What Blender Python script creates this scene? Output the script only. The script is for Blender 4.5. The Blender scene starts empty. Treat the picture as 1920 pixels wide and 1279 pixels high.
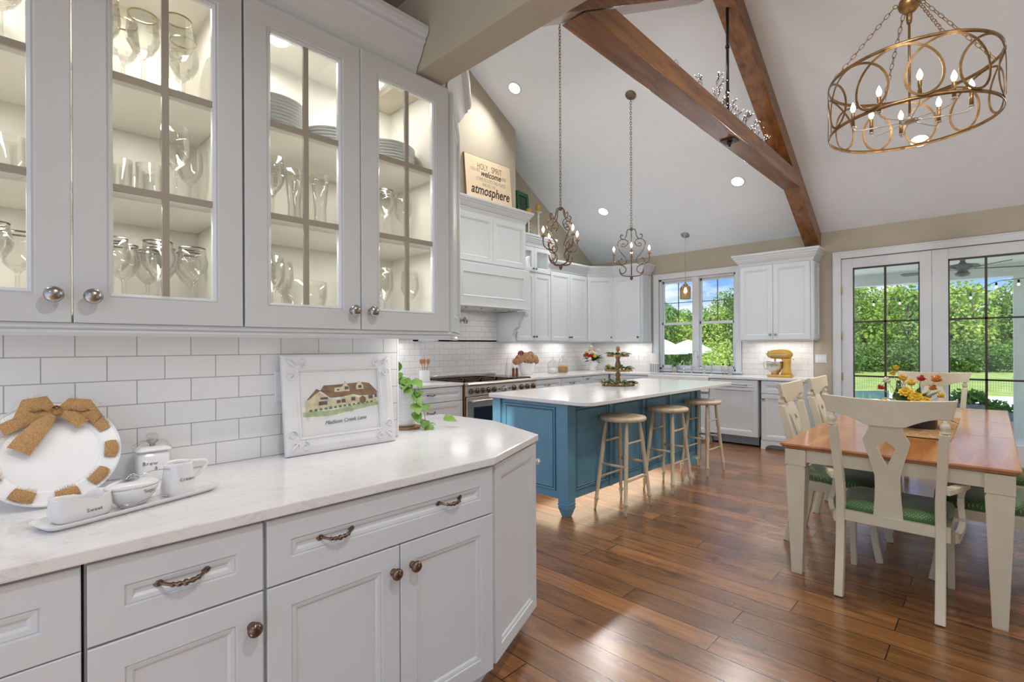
import bpy, math, random
from mathutils import Vector, Matrix
R = math.radians; PI = math.pi
random.seed(7)
S = bpy.context.scene
COL = S.collection
# ------------------------------------------------------------------ camera
cam = bpy.data.cameras.new('camera'); cam_o = bpy.data.objects.new('camera', cam); COL.objects.link(cam_o)
cam.sensor_width = 36; cam.lens = 17.5875; cam.shift_y = 0.00547; cam.clip_start = 0.02; cam.clip_end = 400
cam_o.matrix_world = Matrix.Translation((0, 0, 1.33)) @ Matrix.Rotation(R(43.8), 4, 'Z') @ Matrix.Rotation(R(90), 4, 'X') @ Matrix.Rotation(R(-0.25), 4, 'Z')
S.camera = cam_o
# ------------------------------------------------------------------ colour management
S.view_settings.view_transform = 'Standard'; S.view_settings.look = 'None'
S.view_settings.gamma = 1.0; S.view_settings.use_curve_mapping = False
S.view_settings.exposure = 0.22
S.cycles.transparent_max_bounces = 40; S.cycles.max_bounces = 10; S.cycles.diffuse_bounces = 5; S.cycles.sample_clamp_indirect = 6
# ------------------------------------------------------------------ world: blue sky with clouds
W = bpy.data.worlds.new('sky'); S.world = W; W.use_nodes = True
nt = W.node_tree; N = nt.nodes; Lk = nt.links; N.clear()
tc = N.new('ShaderNodeTexCoord'); sep = N.new('ShaderNodeSeparateXYZ'); Lk.new(tc.outputs['Generated'], sep.inputs[0])
ramp = N.new('ShaderNodeValToRGB'); Lk.new(sep.outputs[2], ramp.inputs[0])
e = ramp.color_ramp.elements
e[0].position = 0.0; e[0].color = (.80, .86, .92, 1); e[1].position = 1.0; e[1].color = (.16, .34, .72, 1)
x = e.new(.10); x.color = (.24, .44, .78, 1); x = e.new(.20); x.color = (.05, .18, .58, 1)
az = N.new('ShaderNodeMath'); az.operation = 'ADD'; az.inputs[1].default_value = .22; Lk.new(sep.outputs[2], az.inputs[0])
dv = N.new('ShaderNodeVectorMath'); dv.operation = 'DIVIDE'; Lk.new(tc.outputs['Generated'], dv.inputs[0])
cb = N.new('ShaderNodeCombineXYZ')
for i in range(3): Lk.new(az.outputs[0], cb.inputs[i])
Lk.new(cb.outputs[0], dv.inputs[1])
nz = N.new('ShaderNodeTexNoise'); nz.inputs['Scale'].default_value = 2.3; nz.inputs['Detail'].default_value = 7; nz.inputs['Roughness'].default_value = .55
Lk.new(dv.outputs[0], nz.inputs['Vector'])
cr = N.new('ShaderNodeValToRGB'); Lk.new(nz.outputs['Fac'], cr.inputs[0])
cr.color_ramp.elements[0].position = .42; cr.color_ramp.elements[1].position = .64
mx = N.new('ShaderNodeMixRGB'); Lk.new(cr.outputs[0], mx.inputs[0]); Lk.new(ramp.outputs[0], mx.inputs[1]); mx.inputs[2].default_value = (1.0, 1.0, 1.0, 1)
bg = N.new('ShaderNodeBackground'); bg.inputs[1].default_value = 1.2; Lk.new(mx.outputs[0], bg.inputs[0])
wo = N.new('ShaderNodeOutputWorld'); Lk.new(bg.outputs[0], wo.inputs[0])
# ------------------------------------------------------------------ sun
sd = bpy.data.lights.new('sun', 'SUN'); sd.energy = 4.2; sd.angle = R(1.5); sd.color = (1, .96, .88)
so = bpy.data.objects.new('sun', sd); COL.objects.link(so)
so.rotation_euler = Vector((-.35, .75, -1.0)).to_track_quat('-Z', 'Y').to_euler()
def area(name, loc, size, power, color=(1, 1, 1), rot=(0, 0, 0), sizey=None, spread=None, shape=None):
    d = bpy.data.lights.new(name, 'AREA'); d.energy = power; d.color = color; d.size = size
    if sizey: d.shape = 'RECTANGLE'; d.size_y = sizey
    if shape: d.shape = shape
    if spread: d.spread = R(spread)
    o = bpy.data.objects.new(name, d); COL.objects.link(o); o.location = loc; o.rotation_euler = rot; return o
def point(name, loc, power, color, r=.02):
    d = bpy.data.lights.new(name, 'POINT'); d.energy = power; d.color = color; d.shadow_soft_size = r
    o = bpy.data.objects.new(name, d); COL.objects.link(o); o.location = loc; return o
WARM = (1.0, .82, .58); SOFT = (1.0, .96, .92)
SL = .59; ZW = 2.80; YW = 7.52; YR = 4.10; SN = .56; XL = -5.18      # roof slope, far wall height, far wall, ridge, left wall
def ceil_z(y): return ZW + SL*(YW - y) if y > YR else ZW + SL*(YW - YR) - SN*(YR - y)
TILT = -math.atan(SL)
# visible recessed cans, then unseen fill lamps added to brighten the rooms
CANS = [(-4.29, 6.51), (-2.30, 6.51), (-0.52, 6.51), (-4.29, 4.54)]
FILL_LAMPS = [(-2.3, 3.2), (-0.4, 2.6), (1.2, 6.5), (1.2, 3.0), (-3.6, 3.0)]
for (cx, cy) in CANS + FILL_LAMPS:
    t = TILT if cy > YR else -TILT
    n = Vector((0, SL if cy > YR else -SL, 1)).normalized()
    p = Vector((cx, cy, ceil_z(cy))) - n*.03
    area('can_and_fill_light', p, .14, 19 if cx > -1 else 12, SOFT, (t, 0, 0), shape='DISK', spread=140)
for (cx, cy) in ((.5, -1.2), (-.15, .62), (1.5, .5), (2.4, -.8)):     # unseen lamps added under the near ceiling to brighten the header
    area('can_and_fill_light', (cx, cy, 2.68), .14, 9, SOFT, shape='DISK', spread=150)

# ================================================================== materials
MATS = {}
def principled(name):
    m = bpy.data.materials.new(name); m.use_nodes = True
    return m, m.node_tree.nodes, m.node_tree.links, m.node_tree.nodes['Principled BSDF']
def M(name, col, rough=.5, metal=0, bump=0, bscale=60, var=0, vscale=8, spec=None, emis=None, estr=0, coat=0, stretch=None):
    if name in MATS: return MATS[name]
    m, n, l, b = principled(name)
    b.inputs['Base Color'].default_value = (*col, 1); b.inputs['Roughness'].default_value = rough; b.inputs['Metallic'].default_value = metal
    if spec is not None: b.inputs['Specular IOR Level'].default_value = spec
    if coat: b.inputs['Coat Weight'].default_value = coat; b.inputs['Coat Roughness'].default_value = .08
    tc = n.new('ShaderNodeTexCoord'); src = tc.outputs['Object']
    if stretch:
        mp = n.new('ShaderNodeMapping'); mp.inputs['Scale'].default_value = stretch; l.new(src, mp.inputs[0]); src = mp.outputs[0]
    if var or True:
        v = var or .03
        t = n.new('ShaderNodeTexNoise'); t.inputs['Scale'].default_value = vscale; t.inputs['Detail'].default_value = 4; l.new(src, t.inputs['Vector'])
        c = n.new('ShaderNodeValToRGB'); l.new(t.outputs['Fac'], c.inputs[0])
        c.color_ramp.elements[0].position = .3; c.color_ramp.elements[1].position = .7
        c.color_ramp.elements[0].color = (*[max(0, q*(1-v)) for q in col], 1); c.color_ramp.elements[1].color = (*[min(1, q*(1+v)) for q in col], 1)
        l.new(c.outputs[0], b.inputs['Base Color'])
    if bump:
        t = n.new('ShaderNodeTexNoise'); t.inputs['Scale'].default_value = bscale; t.inputs['Detail'].default_value = 5; l.new(src, t.inputs['Vector'])
        bp = n.new('ShaderNodeBump'); bp.inputs['Strength'].default_value = bump; bp.inputs['Distance'].default_value = .004
        l.new(t.outputs['Fac'], bp.inputs['Height']); l.new(bp.outputs[0], b.inputs['Normal'])
    if emis: b.inputs['Emission Color'].default_value = (*emis, 1); b.inputs['Emission Strength'].default_value = estr
    MATS[name] = m; return m
def glass_mat(name, tint=(1, 1, 1), refl=.9, rough=.02):
    m = bpy.data.materials.new(name); m.use_nodes = True; n = m.node_tree.nodes; l = m.node_tree.links; n.clear()
    o = n.new('ShaderNodeOutputMaterial'); mix = n.new('ShaderNodeMixShader'); t = n.new('ShaderNodeBsdfTransparent'); g = n.new('ShaderNodeBsdfGlossy')
    f = n.new('ShaderNodeLayerWeight'); f.inputs['Blend'].default_value = .35
    ml = n.new('ShaderNodeMath'); ml.operation = 'MULTIPLY'; ml.inputs[1].default_value = refl; l.new(f.outputs['Fresnel'], ml.inputs[0])
    t.inputs[0].default_value = (*tint, 1); g.inputs[0].default_value = (1, 1, 1, 1); g.inputs[1].default_value = rough
    l.new(ml.outputs[0], mix.inputs[0]); l.new(t.outputs[0], mix.inputs[1]); l.new(g.outputs[0], mix.inputs[2]); l.new(mix.outputs[0], o.inputs[0])
    MATS[name] = m; return m
def brick_mat(name, axis, c1, c2, mortar, bw, rh, ms, rough, off=(0, 0), bump=.3, offset=.5, squash=1):
    m, n, l, b = principled(name)
    g = n.new('ShaderNodeNewGeometry'); sp = n.new('ShaderNodeSeparateXYZ'); l.new(g.outputs['Position'], sp.inputs[0])
    cb = n.new('ShaderNodeCombineXYZ'); l.new(sp.outputs[axis[0]], cb.inputs[0]); l.new(sp.outputs[axis[1]], cb.inputs[1])
    mp = n.new('ShaderNodeMapping'); mp.inputs['Location'].default_value = (off[0], off[1], 0); l.new(cb.outputs[0], mp.inputs[0])
    br = n.new('ShaderNodeTexBrick'); l.new(mp.outputs[0], br.inputs['Vector'])
    br.inputs['Color1'].default_value = (*c1, 1); br.inputs['Color2'].default_value = (*c2, 1); br.inputs['Mortar'].default_value = (*mortar, 1)
    br.inputs['Scale'].default_value = 1; br.inputs['Brick Width'].default_value = bw; br.inputs['Row Height'].default_value = rh
    br.inputs['Mortar Size'].default_value = ms; br.inputs['Mortar Smooth'].default_value = .1; br.offset = offset; br.inputs['Bias'].default_value = 0
    l.new(br.outputs['Color'], b.inputs['Base Color']); b.inputs['Roughness'].default_value = rough
    inv = n.new('ShaderNodeMath'); inv.operation = 'SUBTRACT'; inv.inputs[0].default_value = 1; l.new(br.outputs['Fac'], inv.inputs[1])
    bp = n.new('ShaderNodeBump'); bp.inputs['Strength'].default_value = bump; bp.inputs['Distance'].default_value = .002; l.new(inv.outputs[0], bp.inputs['Height'])
    nz = n.new('ShaderNodeTexNoise'); nz.inputs['Scale'].default_value = 9; l.new(g.outputs['Position'], nz.inputs['Vector'])
    b2 = n.new('ShaderNodeBump'); b2.inputs['Strength'].default_value = .12; b2.inputs['Distance'].default_value = .01; l.new(nz.outputs[0], b2.inputs['Height']); l.new(bp.outputs[0], b2.inputs['Normal'])
    l.new(b2.outputs[0], b.inputs['Normal'])
    MATS[name] = m; return m
def floor_mat():
    m, n, l, b = principled('hickory_floor')
    g = n.new('ShaderNodeNewGeometry')
    mp = n.new('ShaderNodeMapping'); mp.inputs['Location'].default_value = (.33, -.058, 0); l.new(g.outputs['Position'], mp.inputs[0])
    br = n.new('ShaderNodeTexBrick'); l.new(mp.outputs[0], br.inputs['Vector'])
    br.inputs['Color1'].default_value = (0, 0, 0, 1); br.inputs['Color2'].default_value = (1, 1, 1, 1); br.inputs['Mortar'].default_value = (.5, .5, .5, 1)
    br.inputs['Scale'].default_value = 1; br.inputs['Brick Width'].default_value = 1.55; br.inputs['Row Height'].default_value = .15
    br.inputs['Mortar Size'].default_value = .0026; br.offset = .37; br.offset_frequency = 2; br.squash = .7; br.squash_frequency = 3
    # grain: stretched along the plank, shifted per plank
    sc = n.new('ShaderNodeVectorMath'); sc.operation = 'MULTIPLY_ADD'; l.new(br.outputs['Color'], sc.inputs[0]); sc.inputs[1].default_value = (7, 5, 9); l.new(g.outputs['Position'], sc.inputs[2])
    m2 = n.new('ShaderNodeMapping'); m2.inputs['Scale'].default_value = (1.6, 15, 1); l.new(sc.outputs[0], m2.inputs[0])
    nz = n.new('ShaderNodeTexNoise'); nz.inputs['Scale'].default_value = 1.6; nz.inputs['Detail'].default_value = 8; nz.inputs['Roughness'].default_value = .65; nz.inputs['Distortion'].default_value = .6; l.new(m2.outputs[0], nz.inputs['Vector'])
    cr = n.new('ShaderNodeValToRGB'); l.new(nz.outputs['Fac'], cr.inputs[0]); e = cr.color_ramp.elements
    e[0].position = .25; e[0].color = (.10, .036, .010, 1); e[1].position = .8; e[1].color = (.42, .20, .068, 1)
    x = e.new(.5); x.color = (.25, .105, .033, 1)
    hs = n.new('ShaderNodeHueSaturation'); l.new(cr.outputs[0], hs.inputs['Color'])
    mr = n.new('ShaderNodeMapRange'); l.new(br.outputs['Color'], mr.inputs[0]); mr.inputs[3].default_value = .66; mr.inputs[4].default_value = 1.28; l.new(mr.outputs[0], hs.inputs['Value'])
    # dark knots and smudges of the hand scraped boards
    m3 = n.new('ShaderNodeMapping'); m3.inputs['Scale'].default_value = (2.2, 6, 1); l.new(sc.outputs[0], m3.inputs[0])
    kn = n.new('ShaderNodeTexNoise'); kn.inputs['Scale'].default_value = 1.4; kn.inputs['Detail'].default_value = 3; l.new(m3.outputs[0], kn.inputs['Vector'])
    kr = n.new('ShaderNodeValToRGB'); l.new(kn.outputs['Fac'], kr.inputs[0]); kr.color_ramp.elements[0].position = .27; kr.color_ramp.elements[0].color = (.25, .2, .18, 1); kr.color_ramp.elements[1].position = .42; kr.color_ramp.elements[1].color = (1, 1, 1, 1)
    mu = n.new('ShaderNodeMixRGB'); mu.blend_type = 'MULTIPLY'; mu.inputs[0].default_value = .8; l.new(hs.outputs[0], mu.inputs[1]); l.new(kr.outputs[0], mu.inputs[2])
    mo = n.new('ShaderNodeMixRGB'); l.new(br.outputs['Fac'], mo.inputs[0]); l.new(mu.outputs[0], mo.inputs[1]); mo.inputs[2].default_value = (.02, .008, .004, 1)
    l.new(mo.outputs[0], b.inputs['Base Color'])
    rr = n.new('ShaderNodeMapRange'); l.new(nz.outputs['Fac'], rr.inputs[0]); rr.inputs[3].default_value = .34; rr.inputs[4].default_value = .17; l.new(rr.outputs[0], b.inputs['Roughness'])
    b.inputs['Specular IOR Level'].default_value = .9; b.inputs['Coat Weight'].default_value = .35; b.inputs['Coat Roughness'].default_value = .22
    bp = n.new('ShaderNodeBump'); bp.inputs['Strength'].default_value = .06; bp.inputs['Distance'].default_value = .004; l.new(nz.outputs['Fac'], bp.inputs['Height'])
    iv = n.new('ShaderNodeMath'); iv.operation = 'SUBTRACT'; iv.inputs[0].default_value = 1; l.new(br.outputs['Fac'], iv.inputs[1])
    b2 = n.new('ShaderNodeBump'); b2.inputs['Strength'].default_value = .5; b2.inputs['Distance'].default_value = .002; l.new(iv.outputs[0], b2.inputs['Height']); l.new(bp.outputs[0], b2.inputs['Normal'])
    l.new(b2.outputs[0], b.inputs['Normal'])
    MATS['floor'] = m; return m
def quartz_mat():
    m, n, l, b = principled('white_quartz')
    g = n.new('ShaderNodeNewGeometry')
    nz = n.new('ShaderNodeTexNoise'); nz.inputs['Scale'].default_value = 3.2; nz.inputs['Detail'].default_value = 9; nz.inputs['Roughness'].default_value = .62; nz.inputs['Distortion'].default_value = 1.4
    mp = n.new('ShaderNodeMapping'); mp.inputs['Scale'].default_value = (2.2, 1.1, 2.2); l.new(g.outputs['Position'], mp.inputs[0]); l.new(mp.outputs[0], nz.inputs['Vector'])
    cr = n.new('ShaderNodeValToRGB'); l.new(nz.outputs['Fac'], cr.inputs[0]); e = cr.color_ramp.elements
    e[0].position = .30; e[0].color = (.80, .805, .815, 1); e[1].position = .70; e[1].color = (.80, .805, .815, 1)
    for p, c in ((.475, .79), (.492, .69), (.502, .785), (.60, .80)): x = e.new(p); x.color = (c, c*1.003, c*1.01, 1)
    l.new(cr.outputs[0], b.inputs['Base Color']); b.inputs['Roughness'].default_value = .12; b.inputs['Specular IOR Level'].default_value = .55
    MATS['quartz'] = m; return m
def wood_mat(name, dark, mid, light, axis='X', rough=.4, scale=1.0, bump=.25):
    m, n, l, b = principled(name)
    g = n.new('ShaderNodeTexCoord')
    mp = n.new('ShaderNodeMapping'); k = {'X': (1, 9, 9), 'Y': (9, 1, 9), 'Z': (9, 9, 1)}[axis]; mp.inputs['Scale'].default_value = tuple(q*scale for q in k); l.new(g.outputs['Object'], mp.inputs[0])
    nz = n.new('ShaderNodeTexNoise'); nz.inputs['Scale'].default_value = 1.8; nz.inputs['Detail'].default_value = 7; nz.inputs['Roughness'].default_value = .6; nz.inputs['Distortion'].default_value = .5; l.new(mp.outputs[0], nz.inputs['Vector'])
    cr = n.new('ShaderNodeValToRGB'); l.new(nz.outputs['Fac'], cr.inputs[0]); e = cr.color_ramp.elements
    e[0].position = .28; e[0].color = (*dark, 1); e[1].position = .75; e[1].color = (*light, 1); x = e.new(.5); x.color = (*mid, 1)
    l.new(cr.outputs[0], b.inputs['Base Color']); b.inputs['Roughness'].default_value = rough
    bp = n.new('ShaderNodeBump'); bp.inputs['Strength'].default_value = bump; bp.inputs['Distance'].default_value = .003; l.new(nz.outputs['Fac'], bp.inputs['Height']); l.new(bp.outputs[0], b.inputs['Normal'])
    MATS[name] = m; return m
def fabric_dots():
    m, n, l, b = principled('green_dotted_fabric')
    g = n.new('ShaderNodeTexCoord'); mp = n.new('ShaderNodeMapping'); mp.inputs['Scale'].default_value = (85, 85, 85); mp.inputs['Rotation'].default_value = (0, 0, R(45)); l.new(g.outputs['Object'], mp.inputs[0])
    fr = n.new('ShaderNodeVectorMath'); fr.operation = 'FRACTION'; l.new(mp.outputs[0], fr.inputs[0])
    su = n.new('ShaderNodeVectorMath'); su.operation = 'SUBTRACT'; su.inputs[1].default_value = (.5, .5, .5); l.new(fr.outputs[0], su.inputs[0])
    ms = n.new('ShaderNodeVectorMath'); ms.operation = 'MULTIPLY'; ms.inputs[1].default_value = (1, 1, 0); l.new(su.outputs[0], ms.inputs[0])
    ln = n.new('ShaderNodeVectorMath'); ln.operation = 'LENGTH'; l.new(ms.outputs[0], ln.inputs[0])
    lt = n.new('ShaderNodeMath'); lt.operation = 'LESS_THAN'; lt.inputs[1].default_value = .20; l.new(ln.outputs['Value'], lt.inputs[0])
    mx = n.new('ShaderNodeMixRGB'); l.new(lt.outputs[0], mx.inputs[0]); mx.inputs[1].default_value = (.035, .115, .028, 1); mx.inputs[2].default_value = (.30, .36, .08, 1)
    l.new(mx.outputs[0], b.inputs['Base Color']); b.inputs['Roughness'].default_value = .6; b.inputs['Sheen Weight'].default_value = .4
    MATS['green_fabric'] = m; return m
def leaf_mat(name, c1, c2, rough=.5, tr=.25):
    m, n, l, b = principled(name)
    oi = n.new('ShaderNodeNewGeometry'); mx = n.new('ShaderNodeMixRGB'); l.new(oi.outputs['Random Per Island'], mx.inputs[0]); mx.inputs[1].default_value = (*c1, 1); mx.inputs[2].default_value = (*c2, 1)
    l.new(mx.outputs[0], b.inputs['Base Color']); b.inputs['Roughness'].default_value = rough
    if tr:
        t = n.new('ShaderNodeBsdfTranslucent'); l.new(mx.outputs[0], t.inputs[0]); ms = n.new('ShaderNodeMixShader'); ms.inputs[0].default_value = tr
        l.new(b.outputs[0], ms.inputs[1]); l.new(t.outputs[0], ms.inputs[2]); l.new(ms.outputs[0], n['Material Output'].inputs[0])
    MATS[name] = m; return m
def paint_mat():      # cabinet paint with a faint brushed texture
    return M('cabinet_paint', (.65, .695, .735), .38, bump=.03, bscale=40, var=.012)
PAINT = paint_mat()
TRIMW = M('trim_paint', (.68, .72, .765), .4, var=.01)
WALL = M('beige_wall_paint', (.455, .415, .33), .85, bump=.05, bscale=180, var=.02)
CEIL = M('ceiling_paint', (.82, .895, .96), .9, bump=.05, bscale=150, var=.012)
INNER = M('cabinet_interior', (.74, .715, .66), .5, var=.01)
TAUPE = M('muntin_taupe', (.37, .34, .29), .45)  # darker and warmer tone than the door paint
FLOOR = floor_mat(); QUARTZ = quartz_mat()
TILE_X = brick_mat('subway_tile_side', (1, 2), (.76, .76, .765), (.72, .72, .73), (.36, .36, .36), .151, .0775, .0016, .13, off=(.126, .013))
TILE_Y = brick_mat('subway_tile_far', (0, 2), (.76, .755, .75), (.71, .705, .70), (.48, .46, .44), .151, .0775, .0016, .13, off=(.02, .013))
BLUE = M('blue_island_paint', (.115, .29, .41), .36, bump=.03, bscale=30, var=.05)
NICKEL = M('brushed_nickel', (.42, .41, .40), .28, 1)
BRONZE = M('antique_pewter', (.20, .145, .11), .30, 1, var=.35, vscale=70)
CHROME = M('chrome', (.75, .76, .78), .08, 1)
STEEL = M('stainless_steel', (.66, .63, .56), .34, 1, bump=.03, bscale=200)
DARKM = M('dark_iron', (.055, .032, .022), .42, .5, var=.3, vscale=30)
IRON = M('bronzed_iron', (.15, .10, .065), .38, .85, var=.35, vscale=40)
GOLDM = M('aged_gold', (.20, .115, .045), .40, .7, var=.35, vscale=25)
WCER = M('white_ceramic', (.80, .80, .81), .10, spec=.6, var=.01)
BLACK = M('black_enamel', (.012, .011, .011), .25)
INK = M('black_ink', (.03, .025, .022), .8)
GREYINK = M('grey_ink', (.22, .22, .22), .8)
GLASS = glass_mat('clear_glass', (.955, .957, .95), .55)
PANE = glass_mat('window_glass', (.97, .985, .98), .35)
GLASSW = glass_mat('crystal', (.93, .93, .915), .55)
CREAM = M('antique_cream_paint', (.67, .62, .465), .42, bump=.06, bscale=50, var=.05, vscale=6)
TOPWOOD = wood_mat('table_wood', (.24, .085, .022), (.38, .155, .045), (.50, .235, .08), 'Y', .16, .7, .05)
STOOLW = wood_mat('bleached_wood', (.42, .32, .20), (.60, .50, .34), (.68, .59, .43), 'Z', .42, 1.4, .12)
BEAM = wood_mat('stained_beam', (.10, .036, .010), (.22, .090, .026), (.31, .14, .045), 'Y', .20, .9, .9)
OLIVE = wood_mat('carved_wood', (.20, .10, .045), (.33, .18, .08), (.46, .28, .14), 'Z', .5, 3, .2)
GREEN = fabric_dots()
BULB = M('glowing_bulb', (1, .85, .6), .4, emis=(1.0, .74, .40), estr=9)
LAMPW = M('lamp_lens', (1, 1, 1), .5, emis=(1, .97, .92), estr=4.5)
UNDERGLOW = M('underside_glow', (1, 1, 1), .5, emis=(1, .97, .93), estr=2.2)  # emission standing in for a brightly lit cabinet underside

# ================================================================== mesh helpers
class MB:
    def __init__(s): s.v = []; s.f = []; s.sm = []; s.mi = []
    def add(s, vs, fs, smooth=False, mi=0, mat=None):
        o = len(s.v)
        s.v += [tuple(mat @ Vector(p)) if mat else tuple(p) for p in vs]
        for f in fs: s.f.append([i+o for i in f]); s.sm.append(smooth); s.mi.append(mi)
        return s
    def box(s, x0, y0, z0, x1, y1, z1, mat=None, mi=0):
        x0, x1 = min(x0, x1), max(x0, x1); y0, y1 = min(y0, y1), max(y0, y1); z0, z1 = min(z0, z1), max(z0, z1)
        v = [(x0, y0, z0), (x1, y0, z0), (x1, y1, z0), (x0, y1, z0), (x0, y0, z1), (x1, y0, z1), (x1, y1, z1), (x0, y1, z1)]
        return s.add(v, [(0, 3, 2, 1), (4, 5, 6, 7), (0, 1, 5, 4), (1, 2, 6, 5), (2, 3, 7, 6), (3, 0, 4, 7)], mi=mi, mat=mat)
    def prism(s, poly, a, b, axis='Z', mat=None, mi=0, smooth=False):
        n = len(poly)
        f3 = {'Z': lambda p, h: (p[0], p[1], h), 'Y': lambda p, h: (p[0], h, p[1]), 'X': lambda p, h: (h, p[0], p[1])}[axis]
        v = [f3(p, a) for p in poly] + [f3(p, b) for p in poly]
        s.add(v, [list(range(n-1, -1, -1)), list(range(n, 2*n))], mat=mat, mi=mi)
        o = len(s.v) - 2*n
        for i in range(n): s.f.append([o+i, o+(i+1) % n, o+n+(i+1) % n, o+n+i]); s.sm.append(smooth); s.mi.append(mi)
        return s
    def lathe(s, prof, seg=24, c=(0, 0, 0), mat=None, mi=0, smooth=True, sx=1, sy=1, nocap=False):
        v = []; f = []; n = len(prof)
        for (r, z) in prof:
            for k in range(seg): a = 2*PI*k/seg; v.append((c[0]+sx*r*math.cos(a), c[1]+sy*r*math.sin(a), c[2]+z))
        for i in range(n-1):
            for k in range(seg): k2 = (k+1) % seg; f.append((i*seg+k, i*seg+k2, (i+1)*seg+k2, (i+1)*seg+k))
        s.add(v, f, smooth, mi, mat)
        o = len(s.v)-len(v)
        if prof[0] == prof[-1] or nocap: return s
        if prof[0][0] > 1e-4: s.f.append([o+k for k in range(seg-1, -1, -1)]); s.sm.append(False); s.mi.append(mi)
        if prof[-1][0] > 1e-4: s.f.append([o+(n-1)*seg+k for k in range(seg)]); s.sm.append(False); s.mi.append(mi)
        return s
    def tube(s, pts, r, seg=8, cyc=False, mi=0, mat=None, flat=None):
        P_ = [Vector(p) for p in pts]; n = len(P_); v = []; f = []
        rs = r if isinstance(r, (list, tuple)) else [r]*n
        up = None
        for i in range(n):
            a = P_[(i-1) % n] if (cyc or i > 0) else P_[i]; b = P_[(i+1) % n] if (cyc or i < n-1) else P_[i]
            t = (b-a); t = t.normalized() if t.length > 1e-9 else Vector((0, 0, 1))
            if up is None: up = t.orthogonal().normalized() if flat is None else Vector(flat)
            elif flat is not None: up = Vector(flat)
            up2 = up - t*up.dot(t)
            up = up2.normalized() if up2.length > 1e-6 else t.orthogonal().normalized()
            w = t.cross(up)
            for k in range(seg):
                an = 2*PI*k/seg + (PI/4 if seg == 4 else 0); v.append(P_[i] + (up*math.cos(an) + w*math.sin(an))*rs[i])
        m = n if cyc else n-1
        for i in range(m):
            j = (i+1) % n
            for k in range(seg): k2 = (k+1) % seg; f.append((i*seg+k, i*seg+k2, j*seg+k2, j*seg+k))
        s.add(v, f, seg > 4, mi, mat)
        if not cyc:
            o = len(s.v)-len(v)
            s.f.append([o+k for k in range(seg-1, -1, -1)]); s.sm.append(False); s.mi.append(mi)
            s.f.append([o+(n-1)*seg+k for k in range(seg)]); s.sm.append(False); s.mi.append(mi)
        return s
    def bar(s, pts, ws, ds, wdir=(1, 0, 0), mat=None):      # rectangular section bar, ws along wdir, ds across
        P_ = [Vector(p) for p in pts]; n = len(P_); v = []; f = []
        for i in range(n):
            t = (P_[min(i+1, n-1)]-P_[max(i-1, 0)]).normalized(); w = Vector(wdir); w = (w - t*w.dot(t)).normalized(); d = t.cross(w)
            hw = (ws[i] if isinstance(ws, (list, tuple)) else ws)/2; hd = (ds[i] if isinstance(ds, (list, tuple)) else ds)/2
            for a, b in ((-1, -1), (1, -1), (1, 1), (-1, 1)): v.append(P_[i]+w*hw*a+d*hd*b)
        for i in range(n-1):
            for k in range(4): k2 = (k+1) % 4; f.append((i*4+k, i*4+k2, (i+1)*4+k2, (i+1)*4+k))
        f.append((3, 2, 1, 0)); f.append(tuple((n-1)*4+k for k in range(4)))
        return s.add(v, f, mat=mat)
    def nested(s, x0, x1, z0, z1, yb, prof, hole=False, mi=0, mat=None):  # panelled slab facing -y
        v = []; f = []; rings = [(0, yb)] + prof
        for (ins, y) in rings: v += [(x0+ins, y, z0+ins), (x1-ins, y, z0+ins), (x1-ins, y, z1-ins), (x0+ins, y, z1-ins)]
        n = len(rings)
        for i in range(n-1):
            for k in range(4): k2 = (k+1) % 4; f.append((i*4+k, i*4+k2, (i+1)*4+k2, (i+1)*4+k))
        if hole:
            for k in range(4): k2 = (k+1) % 4; f.append(((n-1)*4+k, (n-1)*4+k2, k2, k))
        else: f.append(tuple((n-1)*4+k for k in range(4))); f.append((3, 2, 1, 0))
        return s.add(v, f, mi=mi, mat=mat)
    def sweep(s, path, prof, closed=False, z=0, mat=None, smooth=False):   # prof (out, z): outward = right-hand side of travel
        n = len(path); v = []; f = []; m = len(prof)
        for i in range(n):
            p = Vector(path[i]).to_2d()
            d0 = (p - Vector(path[i-1]).to_2d()).normalized() if (i > 0 or closed) else None
            d1 = (Vector(path[(i+1) % n]).to_2d() - p).normalized() if (i < n-1 or closed) else None
            if d0 is None: d0 = d1
            if d1 is None: d1 = d0
            n0 = Vector((d0.y, -d0.x)); n1 = Vector((d1.y, -d1.x)); b = n0+n1
            b = b/(max(.2, b.dot(n0))) if b.length > 1e-6 else n0
            for (o, h) in prof: v.append((p.x+b.x*o, p.y+b.y*o, z+h))
        c = n if closed else n-1
        for i in range(c):
            j = (i+1) % n
            for k in range(m): k2 = (k+1) % m; f.append((i*m+k, j*m+k, j*m+k2, i*m+k2))
        if not closed: f.append(tuple(range(m))); f.append(tuple((n-1)*m+k for k in range(m-1, -1, -1)))
        return s.add(v, f, smooth, mat=mat)
    def build(s, name, mat, parent=None, bevel=0, smooth=None, sub=0, auto=False):
        me = bpy.data.meshes.new(name); me.from_pydata(s.v, [], s.f); 
        for m in (mat if isinstance(mat, (list, tuple)) else [mat]): me.materials.append(m)
        me.polygons.foreach_set('use_smooth', s.sm if smooth is None else [smooth]*len(s.f)); me.polygons.foreach_set('material_index', s.mi)
        me.validate(); me.update()
        import bmesh as _b
        bm = _b.new(); bm.from_mesh(me); _b.ops.recalc_face_normals(bm, faces=bm.faces); bm.to_mesh(me); bm.free()
        o = bpy.data.objects.new(name, me); COL.objects.link(o)
        if parent: o.parent = parent
        if bevel: md = o.modifiers.new('bevel', 'BEVEL'); md.width = bevel; md.segments = 2; md.limit_method = 'ANGLE'; md.angle_limit = R(40)
        if sub: md = o.modifiers.new('sub', 'SUBSURF'); md.levels = sub; md.render_levels = sub
        return o
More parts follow.
